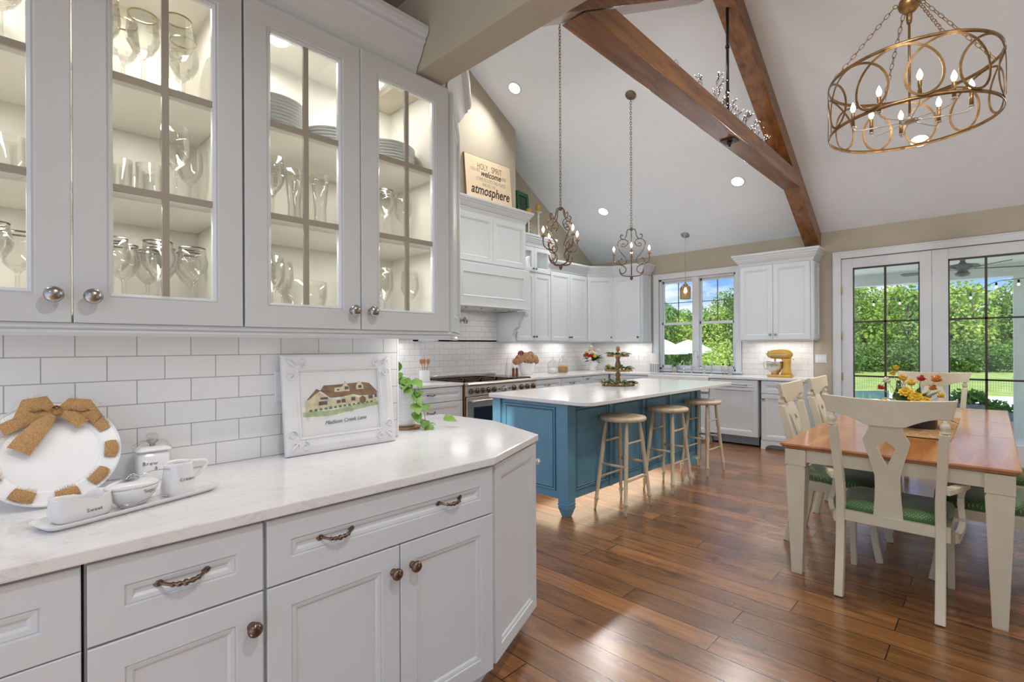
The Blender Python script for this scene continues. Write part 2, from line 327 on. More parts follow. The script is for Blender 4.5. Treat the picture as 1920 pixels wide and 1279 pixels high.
def tag(o, label, cat, group=None, kind=None):
    if label: o['label'] = label
    if cat: o['category'] = cat
    if group: o['group'] = group
    if kind: o['kind'] = kind
    return o
def T(name, label, cat, loc=(0, 0, 0), rz=0, group=None, rot=None):
    o = bpy.data.objects.new(name, None); COL.objects.link(o); o.location = loc; o.rotation_euler = rot or (0, 0, rz); o.empty_display_size = .1
    return tag(o, label, cat, group)
def struct(o): o['kind'] = 'structure'; return o
def dup(root, loc, rz=0, label=None, group=None, scale=None):
    r = root.copy(); COL.objects.link(r); r.location = loc; r.rotation_euler = (0, 0, rz)
    if label: r['label'] = label
    if group: r['group'] = group
    if scale: r.scale = (scale,)*3
    for ch in list(root.children):
        c = ch.copy(); COL.objects.link(c); c.parent = r
        for g in ch.children: d = g.copy(); COL.objects.link(d); d.parent = c
    return r
def text(name, body, mat, parent, loc, size, rot=(PI/2, 0, 0), ext=.0006, shear=0, sx=1, align='CENTER', bold=0, space=1):
    cu = bpy.data.curves.new(name, 'FONT'); cu.body = body; cu.size = size; cu.extrude = ext; cu.shear = shear; cu.align_x = align; cu.offset = bold; cu.space_character = space; cu.resolution_u = 4
    t = bpy.data.objects.new(name, cu); COL.objects.link(t); dg = bpy.context.evaluated_depsgraph_get(); dg.update()
    me = bpy.data.meshes.new_from_object(t.evaluated_get(dg)); bpy.data.objects.remove(t)
    o = bpy.data.objects.new(name, me); COL.objects.link(o); me.materials.clear(); me.materials.append(mat)
    o.location = loc; o.rotation_euler = rot; o.scale = (sx, 1, 1)
    if parent: o.parent = parent
    return o

# ================================================================== the room
XR = 3.4; YB = -1.7
floor = struct(MB().box(-7.5, YB, -.08, XR, 7.62, 0).build('floor', FLOOR))
# left wall (range wall) with gable top
g = [(1.34, 0), (YW, 0), (YW, ZW), (YR, ceil_z(YR)), (1.34, ceil_z(1.34))]
struct(MB().prism(g, XL-.12, XL, 'X').build('wall_left', WALL))
struct(MB().box(XL, 1.9, .90, XL+.008, YW, 1.42).box(XL, 3.62, 1.40, XL+.008, 5.3, 1.95).build('trim_1', TILE_X))     # backsplash behind the range
# far wall with window and french door openings
WX0, WX1, WZ0, WZ1 = -3.90, -2.69, .955, 2.40     # window opening
DX0, DX1, DZ1 = -1.385, .39, 2.43
mb = MB()
y0, y1 = YW, YW+.14
mb.box(XL-.12, y0, 0, WX0, y1, ZW).box(WX0, y0, 0, WX1, y1, WZ0).box(WX0, y0, WZ1, WX1, y1, ZW).box(WX1, y0, 0, DX0, y1, ZW).box(DX0, y0, DZ1, DX1, y1, ZW).box(DX1, y0, 0, XR, y1, ZW)
struct(mb.build('wall_far', WALL))
struct(MB().box(XL+.01, YW-.008, .90, -4.02, YW, 1.42).box(-2.62, YW-.008, .90, -1.705, YW, 1.42).build('trim_2', TILE_Y))
struct(MB().box(-1.697, YW-.010, .90, -1.7045, YW, 1.42).build('trim_3', WCER))
# sloped ceilings
def slab(name, ya, yb_, xa, xb, t=.1):
    za, zb = ceil_z(ya), ceil_z(yb_)
    v = [(xa, ya, za), (xb, ya, za), (xb, yb_, zb), (xa, yb_, zb), (xa, ya, za+t), (xb, ya, za+t), (xb, yb_, zb+t), (xa, yb_, zb+t)]
    return struct(MB().add(v, [(0, 3, 2, 1), (4, 5, 6, 7), (0, 1, 5, 4), (1, 2, 6, 5), (2, 3, 7, 6), (3, 0, 4, 7)]).build(name, CEIL))
slab('ceiling_1', YR, YW+.14, XL-.12, XR); slab('ceiling_2', 1.26, YR, XL-.12, XR)
struct(MB().box(-2.11, YB, 2.70, XR, 1.14, 2.8).build('ceiling_3', M('near_ceiling_paint', (.50, .43, .33), .9)))
struct(MB().box(XR, YB, 2.1, XR+.12, 7.62, 4.8).box(XR, YB, 0, XR+.12, 3.4, 2.1).box(XR, 6.6, 0, XR+.12, 7.62, 2.1).build('wall_right', WALL))  # unseen wall added to block side light, opening left for table reflections
# near wall, tiled, that ends where the kitchen opens
struct(MB().box(-2.11, YB, 0, -1.998, 1.306, 2.70).build('wall_near', WALL))
struct(MB().box(-1.998, YB, .90, -1.99, 1.304, 1.42).build('trim_4', TILE_X))
struct(MB().box(-2.112, 1.304, .914, -1.988, 1.311, 1.42).build('trim_5', WCER))
# header beam crossing over the cabinets
struct(MB().box(-2.11, 1.14, 2.385, XR, 1.262, 2.80).build('wall_header', WALL))
struct(MB().box(-2.11, 1.262, 2.80, XR, 1.30, ceil_z(1.26)+.02).build('wall_gable', WALL))
# wall that returns behind the counter end
struct(MB().box(XL-.12, 1.34, 0, XL+.02, 1.46, ceil_z(1.4)).build('wall_return', WALL))
# chimney breast over the hood
CH0, CH1, CHX = 3.86, 4.985, -4.70
v = []
mb = MB().prism([(CH0, 2.9), (CH1, 2.9), (CH1, ceil_z(CH1)), (YR, ceil_z(YR)), (CH0, ceil_z(CH0))], XL, CHX, 'X')
struct(mb.build('wall_chimney', WALL))
# trim around window and door, baseboards
cas = MB()
def casing(mb, x0, x1, z0, z1, w=.09, y=YW, t=.022, sill=True):
    mb.box(x0-w, y-t, z0, x0, y, z1+w).box(x1, y-t, z0, x1+w, y, z1+w).box(x0, y-t, z1, x1, y, z1+w)
    mb.box(x0-w-.004, y-t-.006, z1+w-.016, x1+w+.004, y, z1+w)
    mb.box(x0-w, y-t-.005, z0, x0-w+.014, y, z1+w).box(x1+w-.014, y-t-.005, z0, x1+w, y, z1+w)
casing(cas, WX0, WX1, WZ0, WZ1, .085)
cas.box(WX0-.10, YW-.045, WZ0-.03, WX1+.10, YW+.02, WZ0)
struct(cas.build('trim_6', TRIMW, bevel=.002))
cas = MB(); casing(cas, DX0, DX1, 0, DZ1, .088); struct(cas.build('trim_7', TRIMW, bevel=.002))
struct(MB().box(-1.655, YW-.014, 0, DX0-.09, YW, .13).box(DX1+.09, YW-.014, 0, XR, YW, .13).build('baseboard_far', TRIMW, bevel=.003))
# window: twin double hung units
def window():
    w = struct(MB().box(WX0, YW+.02, WZ0, WX0+.035, YW+.12, WZ1).box(WX1-.035, YW+.02, WZ0, WX1, YW+.12, WZ1).box(WX0, YW+.02, WZ1-.03, WX1, YW+.12, WZ1)
        .box(WX0, YW+.02, WZ0, WX1, YW+.12, WZ0+.03).box(-3.345, YW+.005, WZ0, -3.245, YW+.12, WZ1).build('window_1', TRIMW, bevel=.002))
    zm = 1.685
    for (a, b) in ((WX0+.035, -3.345), (-3.245, WX1-.035)):
        f = MB(); t = .038
        for (z0, z1, y) in ((zm-.02, WZ1-.03, YW+.075), (WZ0+.03, zm+.02, YW+.045)):
            f.box(a, y, z0, a+t*.6, y+.03, z1).box(b-t*.6, y, z0, b, y+.03, z1).box(a, y, z0, b, y+.03, z0+t).box(a, y, z1-t, b, y+.03, z1)
        sash = f.build('sash', TRIMW, w, bevel=.002)
        MB().box(a, YW+.09, zm, b, YW+.093, WZ1-.03).box(a, YW+.06, WZ0+.03, b, YW+.063, zm).build('pane', PANE, sash)
        m = (a+b)/2; zh = (zm+.02+WZ1-.07)/2
        MB().box(m-.005, YW+.078, zm, m+.005, YW+.09, WZ1-.06).box(a, YW+.078, zh-.005, b, YW+.09, zh+.005).build('muntin', M('dark_muntin', (.10, .085, .07), .5), sash)
window()
# french doors
def french(name, x0, x1, gx0, gx1, hinge):
    d = T(name, None, None, ((x0+x1)/2, YW, 0)); struct(d)
    cx = (x0+x1)/2; a, b, ga, gb = x0-cx, x1-cx, gx0-cx, gx1-cx; z0, z1 = .26, 2.303
    f = MB().box(a, .01, .012, ga, .055, DZ1-.006).box(gb, .01, .012, b, .055, DZ1-.006).box(ga, .01, .012, gb, .055, z0).box(ga, .01, z1, gb, .055, DZ1-.006)
    f.build('door_frame', TRIMW, d, bevel=.003)
    BR = M('dark_bronze_muntin', (.045, .032, .022), .4)
    MB().box(ga, .03, z0, gb, .034, z1).build('glass_pane', PANE, d)
    m = MB(); mid = (ga+gb)/2
    m.box(mid-.011, .022, z0, mid+.011, .044, z1)
    for z in (1.62, .942): m.box(ga, .022, z-.010, gb, .044, z+.010)
    m.box(ga, .016, z1-.02, gb, .05, z1).box(ga, .016, z0, ga+.012, .05, z1).box(gb-.012, .016, z0, gb, .05, z1)
    m.build('muntin_grid', BR, d)
    if hinge:
        for z in (2.03, 1.45, .93): MB().lathe([(.010, 0), (.010, .10)], 10, (a-.004, -.010, z-.05)).box(a-.006, -.004, z-.045, a+.016, .011, z+.045).build('hinge', M('brass', (.55, .40, .16), .3, 1), d)
    hx = b-.062 if hinge else a+.062
    MB().prism([(hx-.024, .93), (hx+.024, .93), (hx+.024, .985), (hx+.017, 1.008), (hx, 1.018), (hx-.017, 1.008), (hx-.024, .985)], .004, .012, 'Y').lathe([(.012, 0), (.012, .05)], 10, mat=Matrix.Translation((hx, .006, .955)) @ Matrix.Rotation(PI/2, 4, 'X')).box(hx-.012, -.05, .945, hx+.09*(-1 if hinge else 1), -.036, .962).build('door_handle', M('aged_brass', (.45, .38, .26), .35, 1), d, bevel=.002)
    return d
french('door_1', DX0, -.499, -1.262, -.607, True); french('door_2', -.495, DX1, -.355, .27, False)

# ================================================================== cabinet parts
def door_prof(yf, bd=.062, deep=.010):
    return [(0, yf+.002), (.002, yf), (bd, yf), (bd+.003, yf+.005), (bd+.006, yf+.003), (bd+.015, yf+.005), (bd+.021, yf+deep), (bd+.023, yf+deep)]
def front(parent, name, x0, x1, z0, z1, bd=.062, mat=None, t=.020, y=0):
    return MB().nested(x0, x1, z0, z1, y, door_prof(y-t, bd)).build(name, mat or PAINT, parent)
KN = [(.0095, 0), (.0105, .002), (.006, .005), (.0045, .010), (.006, .013), (.013, .016), (.0165, .021), (.0165, .026), (.013, .031), (.006, .034), (0, .0345)]
def knob(parent, x, y, z, mat=None, s=1.0, rot=None):
    s *= 1.12
    mt = Matrix.Translation((x, y, z)) @ (rot or Matrix.Rotation(PI/2, 4, 'X')) @ Matrix.Scale(s, 4)
    return MB().lathe(KN, 18, mat=mt).build('knob', mat or BRONZE, parent)
def pull(parent, x, y, z, w=.096, mat=None):
    pts = []; rs = []
    n = 40
    for i in range(n+1):
        u = i/n; a = (u-.5)*2
        pts.append((x+a*w/2*1.02, y-.030*(1-abs(a)**3.2)-.001, z-.008*(1-a*a)+.006)); 
        bead = abs(math.sin(u*PI*7))*.0026 if .2 < u < .8 else 0
        rs.append(.0040+bead+(.0015 if abs(u-.5) < .05 else 0))
    m = MB().tube(pts, rs, 8)
    for sg in (-1, 1): m.lathe([(.011, 0), (.011, .003), (.007, .007), (0, .008)], 14, mat=Matrix.Translation((x+sg*w/2, y, z+.006)) @ Matrix.Rotation(PI/2, 4, 'X'))
    return m.build('handle', mat or BRONZE, parent)
CROWN = [(0, 0), (.006, 0), (.006, .012), (.012, .020), (.014, .032), (.030, .050), (.048, .078), (.056, .098), (.068, .104), (.068, .118), (.080, .124), (.086, .140), (.086, .155), (0, .155)]
RAIL = [(0, 0), (-.012, 0), (-.012, -.012), (-.006, -.016), (-.010, -.026), (-.016, -.030), (-.022, -.030), (-.022, 0)]
LZ = PI/2
# ================================================================== near base cabinets (facing +x)
def base_unit(name, label, y0, y1, xf, layout, toe=.10, depth=.60, knobm=None, loc_rz=LZ, axis='x', group=None, topz=.882):
    """local x along the run, front at y=0 facing -y"""
    w = y1-y0
    loc = (xf, y0, 0) if axis == 'x' else (y0, xf, 0)
    t = T(name, label, 'cabinet', loc, loc_rz, group)
    b = MB().box(0, .0, toe, w, depth, topz).box(.0, .07, 0, w, depth, toe)
    b.build('body', PAINT, t)
    for L in layout:
        k = L[0]; x0, x1, z0, z1 = L[1:5]; bd = L[5] if len(L) > 5 and L[5] else .062
        p = front(t, 'drawer' if k == 'drawer' else 'door', x0, x1, z0, z1, bd)
        for h in (L[6] if len(L) > 6 else []):
            if h[0] == 'k': knob(p, h[1], -.020, h[2], knobm)
            else: pull(p, h[1], -.009 if bd < .07 else -.009, h[2], h[3] if len(h) > 3 else .096, knobm)
    return t
G = .0022
XF = -1.39
base_unit('base_cabinet', 'white base cabinet at the left picture edge with two stacked drawer fronts', -.26, .131, XF, [('drawer', .002, .389, .70, .874, .06), ('drawer', .002, .389, .40, .697, .06), ('drawer', .002, .389, .105, .397, .06)])
base_unit('base_cabinet', 'white base cabinet under the cream jug, one drawer with pull over one door', .136, .493, XF,
    [('drawer', .003, .354, .70, .874, .062, [('p', .177, .789)]), ('door', .003, .354, .105, .695, .062, [('k', .325, .617)])])
base_unit('base_cabinet', 'widest white base cabinet under the framed picture, long two-pull drawer over double doors', .497, 1.323, XF,
    [('drawer', .003, .823, .70, .874, .062, [('p', .197, .787), ('p', .617, .787)]), ('door', .003, .408, .105, .695, .062, [('k', .383, .618)]), ('door', .412, .823, .105, .695, .062, [('k', .455, .62)])])
# angled end cabinet
A0 = Vector((-1.398, 1.33)); A1 = Vector((-1.572, 1.775)); dA = (A1-A0); LA = dA.length; angA = math.atan2(dA.y, dA.x)
t = T('corner_cabinet', 'white angled end base cabinet with one tall panelled door at the counter tip', 'cabinet', (A0.x, A0.y, 0), angA)
inv = (Matrix.Translation((A0.x, A0.y, 0)) @ Matrix.Rotation(angA, 4, 'Z')).inverted()
poly = [(-1.392, 1.325), (A0.x, A0.y), (A1.x, A1.y), (-2.03, 1.93), (-2.45, 1.90), (-2.45, 1.325)]
MB().prism(poly, .10, .882, mat=inv).build('body', PAINT, t)
MB().prism([(-1.46, 1.325), (-1.62, 1.72), (-2.03, 1.86), (-2.4, 1.83), (-2.4, 1.326)], 0, .10, mat=inv).build('toe_kick', PAINT, t)
dd = front(t, 'door', .012, LA-.004, .105, .874, .05)
e0, e1 = Vector((A1.x, A1.y)), Vector((-2.03, 1.93)); dE = (e1-e0); aE = math.atan2(dE.y, dE.x)
mE = inv @ Matrix.Translation((e0.x, e0.y, 0)) @ Matrix.Rotation(aE, 4, 'Z')
pe = MB().nested(.004, dE.length-.004, .105, .874, 0, door_prof(-.02), mat=mE).build('door', PAINT, t)
mk = mE @ Matrix.Translation((.022, -.020, .775)) @ Matrix.Rotation(PI/2, 4, 'X') @ Matrix.Scale(1.05, 4)
MB().lathe(KN, 18, mat=mk).build('knob', CHROME, pe)
# near counter
ct = MB().prism([(-1.352, -.6), (-1.352, 1.312), (-1.366, 1.345), (-1.552, 1.797), (-2.02, 1.962), (-2.47, 1.935), (-2.47, 1.316), (-1.9905, 1.316), (-1.9905, -.6)], .884, .914).build('countertop', QUARTZ, bevel=.004)
tag(ct, 'white veined quartz countertop in the foreground with an angled tip', 'countertop')

# ================================================================== near glass-front wall cabinets
UX = -1.60; UB, UT = 1.392, 2.37
def glass_cabinet(label, y0, doors, kside, cabname='display_cabinet'):
    w = sum(doors)
    t = T(cabname, label, 'cabinet', (UX, y0, 0), LZ)
    D = .385
    b = MB().box(0, .0, UB, .018, D, 2.43).box(w-.018, .0, UB, w, D, 2.43).box(.018, D-.01, UB, w-.018, D, 2.43).box(.018, .003, UB, w-.018, D-.01, UB+.02).box(.018, .003, 2.41, w-.018, D-.01, 2.43)
    b.box(0, -.0005, 2.37, w, .016, 2.52)
    if len(doors) > 1:
        pass
    b.build('body', [PAINT], t)
    MB().box(.0185, D-.0125, UB+.02, w-.0185, D-.0102, 2.41).box(.0185, .02, UB+.02, .0195, D-.012, 2.41).box(w-.0195, .02, UB+.02, w-.0185, D-.012, 2.41).box(.0195, .02, 2.4085, w-.0195, D-.0125, 2.4099).box(.0195, .02, UB+.0201, w-.0195, D-.0125, UB+.0212).build('lining', INNER, t)
    for z in (1.742, 2.035): MB().box(.02, .030, z-.020, w-.02, D-.014, z).box(.02, .026, z-.024, w-.02, .031, z-.001).build('shelf', INNER, t, bevel=.002)
    x = 0
    for i, dw in enumerate(doors):
        a, c = x+.002, x+dw-.002
        bd = .066
        pr = [(0, -.019), (.002, -.021), (bd-.004, -.021), (bd-.001, -.017), (bd+.003, -.019), (bd+.010, -.013), (bd+.0105, 0)]
        d = MB().nested(a, c, UB, UT, 0, pr, hole=True).build('door', PAINT, t)
        i0, i1, z0, z1 = a+bd+.0105, c-bd-.0105, UB+bd+.0105, UT-bd-.0105
        MB().box(i0, -.008, z0, i1, -.005, z1).build('glass_pane', PANE, d)
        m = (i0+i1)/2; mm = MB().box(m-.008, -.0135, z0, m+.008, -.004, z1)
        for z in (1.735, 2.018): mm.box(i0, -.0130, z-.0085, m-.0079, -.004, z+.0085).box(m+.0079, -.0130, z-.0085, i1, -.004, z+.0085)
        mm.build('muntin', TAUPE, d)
        kx = c-.033 if kside[i] == 'R' else a+.033
        knob(d, kx, -.021, 1.455, NICKEL, 1.0)
        # puck light at the top of each bay
        MB().lathe([(.03, 0), (.03, -.008), (.026, -.011), (0, -.011)], 20, (x+dw/2, .20, 2.4085)).build('puck_light', LAMPW, t)
        x += dw
    return t
c1 = glass_cabinet('white glass-front wall cabinet above the round charger, at the left picture edge', -.240, [.376, .378], 'RL')
c2 = glass_cabinet('white glass-front wall cabinet above the framed picture, plates on its top shelf', .516, [.376, .392], 'RL')
for (yy) in (-.052, .325, .704, 1.088):
    area('puck', (-1.80, yy, 2.385), .05, 1.1, (1, .94, .86), shape='DISK')
    area('puck', (-1.72, yy, 2.008), .20, .75, (1, .94, .86), sizey=.03)
    area('puck', (-1.72, yy, 1.712), .20, .75, (1, .94, .86), sizey=.03)
# angled end of the wall cabinets
B0 = Vector((UX+.004, 1.292)); B1 = Vector((-1.905, 1.592)); dB = B1-B0; LB = dB.length; aB = math.atan2(dB.y, dB.x)
t = T('corner_cabinet', 'white angled wall cabinet at the end of the glass-front run', 'cabinet', (B0.x, B0.y, 0), aB)
inv = (Matrix.Translation((B0.x, B0.y, 0)) @ Matrix.Rotation(aB, 4, 'Z')).inverted()
MB().prism([(UX, 1.2855), (B0.x-.001, B0.y), (B1.x, B1.y), (-2.11, 1.60), (-2.11, 1.312), (-1.986, 1.312), (-1.986, 1.2855)], UB, 2.383, mat=inv).build('body', PAINT, t)
MB().prism([(UX-.02, 1.30), (B0.x-.02, B0.y+.01), (B1.x, B1.y-.02), (-2.10, 1.58), (-2.10, 1.312)], 2.384, 2.56, mat=inv).build('frieze', PAINT, t)
d = front(t, 'door', .004, LB-.002, UB, UT, .06); knob(d, LB-.03, -.020, 1.46, NICKEL)
MB().prism([(-1.63, 1.30), (-1.90, 1.57), (-2.10, 1.57), (-2.10, 1.33), (-1.99, 1.32)], UB-.004, UB-.001, mat=inv).build('glowing_underside', UNDERGLOW, t)  # emissive sheet makes the cabinet underside look lit; not a lamp
area('under_cab', (-1.86, 1.44, 1.375), .2, .45, SOFT)
# crowns and light rail
cm = MB().sweep([(UX+.001, -.9), (UX+.001, 1.136)], CROWN, z=2.372)
cr1 = cm.build('crown_moulding', PAINT); tag(cr1, 'white crown moulding on the glass-front cabinets, running up to the beige beam', 'moulding')
cm = MB().sweep([(B0.x-.014, B0.y+.004), (B1.x-.014, B1.y), (-2.11, 1.602)], [(a, b) for a, b in CROWN], z=2.40)
tag(cm.build('crown_moulding', PAINT), 'short white crown moulding on the angled cabinet beyond the beige beam', 'moulding')
area('under_cab', (-1.70, .35, 1.372), 1.7, 1.6, SOFT, (0, 0, PI/2), sizey=.02)  # unseen strip lamp added to brighten the near counter and tiles
cm = MB().sweep([(UX-.004, -.9), (UX-.004, 1.285), (B0.x-.006, B0.y), (B1.x, B1.y)], [(.016, 0), (.016, -.010), (.008, -.014), (.012, -.022), (.004, -.030), (-.014, -.030), (-.014, 0)], z=UB-.001)
tag(cm.build('light_rail', PAINT), 'white light rail moulding along the bottom of the near wall cabinets', 'moulding')

# ================================================================== glassware and plates
def wine(name, label, h=.19, r=.037, rim=None, group=None, mat=None, fat=1.0):
    t = T(name, label, 'glass', (0, 0, 0), 0, group)
    bz = h*(.55 if rim else .50)
    pr = [(.030, 0), (.031, .002), (.012, .005), (.0052, .012), (.0048, bz*.5), (.0062, bz*.55), (.0048, bz*.62), (.0050, bz-.012), (.008, bz-.004), (r*.62, bz+.012), (r*.92*fat, bz+.035), (r*fat, bz+.055), (r*.93, h*.88), (r*.86, h),
          (r*.84, h), (r*.90, h*.88), (r*fat*.96, bz+.055), (r*.88*fat, bz+.036), (r*.55, bz+.014), (0, bz+.004)]
    MB().lathe(pr, 20 if not rim or mat is None else 14, smooth=mat is None).build('bowl', mat or GLASS, t)
    if rim: MB().lathe([(r*.868, h-.004), (r*.872, h+.0005), (r*.84, h+.0008), (r*.838, h-.002), (r*.868, h-.004)], 20).build('rim', rim, t)
    return t
def tumbler(name, label, h=.125, r=.034, group=None):
    t = T(name, label, 'glass', (0, 0, 0), 0, group)
    MB().lathe([(r*.85, 0), (r*.86, .002), (r, h), (r*.96, h), (r*.80, .012), (0, .011)], 20).build('body', GLASS, t); return t
GR = M('gold_rim', (.50, .36, .16), .3, 1); SR = M('silver_rim', (.20, .19, .18), .3, 1)
S0, S1, S2 = UB+.022, 1.7425, 2.0355
def place(proto, spots, labels, group):
    for i, (x, y, z) in enumerate(spots):
        lab = labels[i] if isinstance(labels, list) else labels
        if i == 0 and proto is not None and 'used' not in proto: proto.location = (x, y, z); proto['label'] = lab; proto['group'] = group; proto['used'] = 1; o = proto
        else: o = dup(proto, (x, y, z), random.random()*6, lab, group)
        if 'used' in o: pass
    return
cry = wine('crystal_goblet', 'x', .262, .042, GR, mat=GLASSW, fat=1.0)
place(cry, [(-1.76, .215, S2), (-1.86, .275, S2), (-1.78, .31, S2), (-1.73, .385, S2), (-1.84, .425, S2)],
      'cut crystal goblet with gold rim on the top shelf of the second glass door', 'gold-rimmed goblets, second door')
place(cry, [(-1.78, .02, S2), (-1.87, -.03, S2)], 'cut crystal goblet with gold rim on the top shelf at the left picture edge', 'gold-rimmed goblets, leftmost door')
tm = tumbler('tumbler', 'x')
place(tm, [(-1.80, .255, S1), (-1.88, .30, S1), (-1.79, .325, S1), (-1.90, .36, S1), (-1.86, .225, S1)], 'clear straight tumbler on the middle shelf of the second glass door', 'tumblers, second door')
place(tm, [(-1.80, .035, S1), (-1.88, .07, S1), (-1.80, -.03, S1)], 'clear straight tumbler on the middle shelf at the left picture edge', 'tumblers, leftmost door')
wg = wine('wine_glass', 'x', .232, .039)
place(wg, [(-1.72, .375, S1), (-1.86, .445, S1)], ['large clear wine glass on the middle shelf, in front right of the second glass door', 'clear wine glass half hidden on the middle shelf, right edge of the second glass door'], 'wine glasses, second door')
rg = wine('water_goblet', 'x', .222, .041, SR, fat=1.05)
place(rg, [(-1.76, .235, S0), (-1.86, .275, S0), (-1.73, .335, S0), (-1.84, .365, S0), (-1.925, .345, S0), (-1.77, .43, S0), (-1.88, .448, S0)],
      'round water goblet with dark silver rim on the bottom shelf of the second glass door', 'silver-rimmed goblets, second door')
place(rg, [(-1.74, .0, S0), (-1.85, .05, S0)], 'round water goblet with dark silver rim on the bottom shelf at the left picture edge', 'silver-rimmed goblets, leftmost door')
place(wg, [(-1.76, .665, S1), (-1.88, .69, S1)], 'clear wine glass on the middle shelf behind the third glass door', 'wine glasses, third door middle shelf')
fl = T('glass_vase', 'x', 'vase')
MB().lathe([(.028, 0), (.03, .004), (.024, .03), (.022, .10), (.03, .19), (.034, .22), (.032, .22), (.02, .10), (.02, .02), (0, .01)], 16).build('body', GLASS, fl)
place(fl, [(-1.80, .755, S1), (-1.86, .80, S1), (-1.79, .845, S1)], 'tall clear glass vase on the middle shelf behind the third glass door', 'tall glass vases')
place(wg, [(-1.74, .62, S0), (-1.80, .68, S0), (-1.88, .64, S0), (-1.87, .74, S0)], 'clear wine glass on the bottom shelf behind the third glass door', 'wine glasses, third door bottom shelf')
gb = T('glass_bowl', 'large clear glass bowl on the bottom shelf behind the third glass door', 'bowl', (-1.82, .80, S0))
MB().lathe([(.04, 0), (.042, .006), (.03, .012), (.06, .03), (.078, .10), (.080, .155), (.077, .155), (.075, .10), (.056, .034), (0, .02)], 24).build('body', GLASS, gb)
place(rg, [(-1.76, 1.03, S1), (-1.86, 1.08, S1), (-1.78, 1.11, S1)], 'clear round goblet on the middle shelf behind the right-hand glass door', 'goblets, right-hand door')
place(wg, [(-1.80, 1.212, S1)], 'single clear wine glass on the middle shelf at the far right of the glass cabinets', 'wine glass, right-hand door')
place(wg, [(-1.76, 1.01, S0), (-1.87, 1.06, S0), (-1.77, 1.10, S0), (-1.86, 1.16, S0), (-1.76, 1.218, S0)], 'clear wine glass on the bottom shelf behind the right-hand glass door', 'wine glasses, right-hand door bottom shelf')
pl = T('dinner_plate', 'x', 'plate')
MB().lathe([(.07, 0), (.075, .002), (.105, .009), (.132, .014), (.133, .0155), (.104, .012), (.072, .005), (0, .005)], 36).build('disc', WCER, pl)
for (xx, yy, nn, sc, lab) in ((-1.815, .672, 11, .95, 'left plate stack of the third glass door'), (-1.83, .906, 9, .76, 'right plate stack of the third glass door'), (-1.83, 1.145, 10, .93, 'plate stack behind the right-hand glass door')):
    for k in range(nn):
        z = S2+.0003+k*.0115
        if 'used' not in pl: pl.location = (xx, yy, z); pl['used'] = 1; pl.scale = (sc,)*3; o = pl
        else: o = dup(pl, (xx, yy, z), 0, None, None, sc)
        o['group'] = 'plates, '+lab
        o['label'] = ('white plate on top of the ' if k == nn-1 else 'white plate at the bottom of the ' if k == 0 else 'white plate inside the ')+lab

# ================================================================== things on the near counter
CZ = .914
def leaf(mb, base, d, L, w, droop=.3, n=4, up=(0, 0, 1), fold=.15, mi=0):
    d = Vector(d).normalized(); side = d.cross(Vector(up)); side = side.normalized() if side.length > 1e-4 else Vector((1, 0, 0)); nrm = side.cross(d)
    v = []; f = []
    for i in range(n+1):
        u = i/n; ww = w*math.sin(PI*min(1, u*.93+.05))**.75
        c = Vector(base)+d*L*u + Vector((0, 0, -1))*droop*L*u*u
        v += [c-side*ww/2+nrm*fold*ww, c, c+side*ww/2+nrm*fold*ww]
    for i in range(n): a = i*3; f += [(a, a+1, a+4, a+3), (a+1, a+2, a+5, a+4)]
    mb.add(v, f, True, mi)
# round charger leaning on the wall
BURLAP = M('burlap', (.50, .29, .12), .95, bump=1, bscale=420, var=.38, vscale=420)
WHT = M('white_painted_metal', (.78, .785, .79), .3)
t = T('decorative_charger', 'large round white charger threaded with burlap ribbon and bow, leaning on the tiles', 'decorative plate', (-1.775, .115, CZ), 0, rot=(0, 0, 0))
tl = math.atan2(.19, .262)
lean = Matrix.Rotation(LZ, 4, 'Z') @ Matrix.Rotation(-tl*.82, 4, 'X')       # local disc plane xz, front -y
RR = .148
def disc(mb, r0, r1, y0, y1, seg=72): 
    v = []; f = []
    for k in range(seg):
        a = 2*PI*k/seg
        for (r, y) in ((r0, y0), (r1, y1)): v.append((r*math.cos(a), y, RR+.004+r*math.sin(a)))
    for k in range(seg): k2 = (k+1) % seg; f.append((k*2, k*2+1, k2*2+1, k2*2))
    mb.add(v, f, True, mat=lean)
mb = MB()
prof = [(0, .004), (.100, .002), (.106, -.002), (.112, -.004), (.143, -.006), (RR, -.010), (RR+.002, -.006), (RR, .0), (.14, .004), (0, .010)]
for a, b in zip(prof[:-1], prof[1:]): disc(mb, a[0], b[0], a[1], b[1])
mb.build('disc', WHT, t)
def onrim(r, a, y=-.008): return lean @ Vector((r*math.cos(a), y, RR+.004+r*math.sin(a)))
rb = MB()
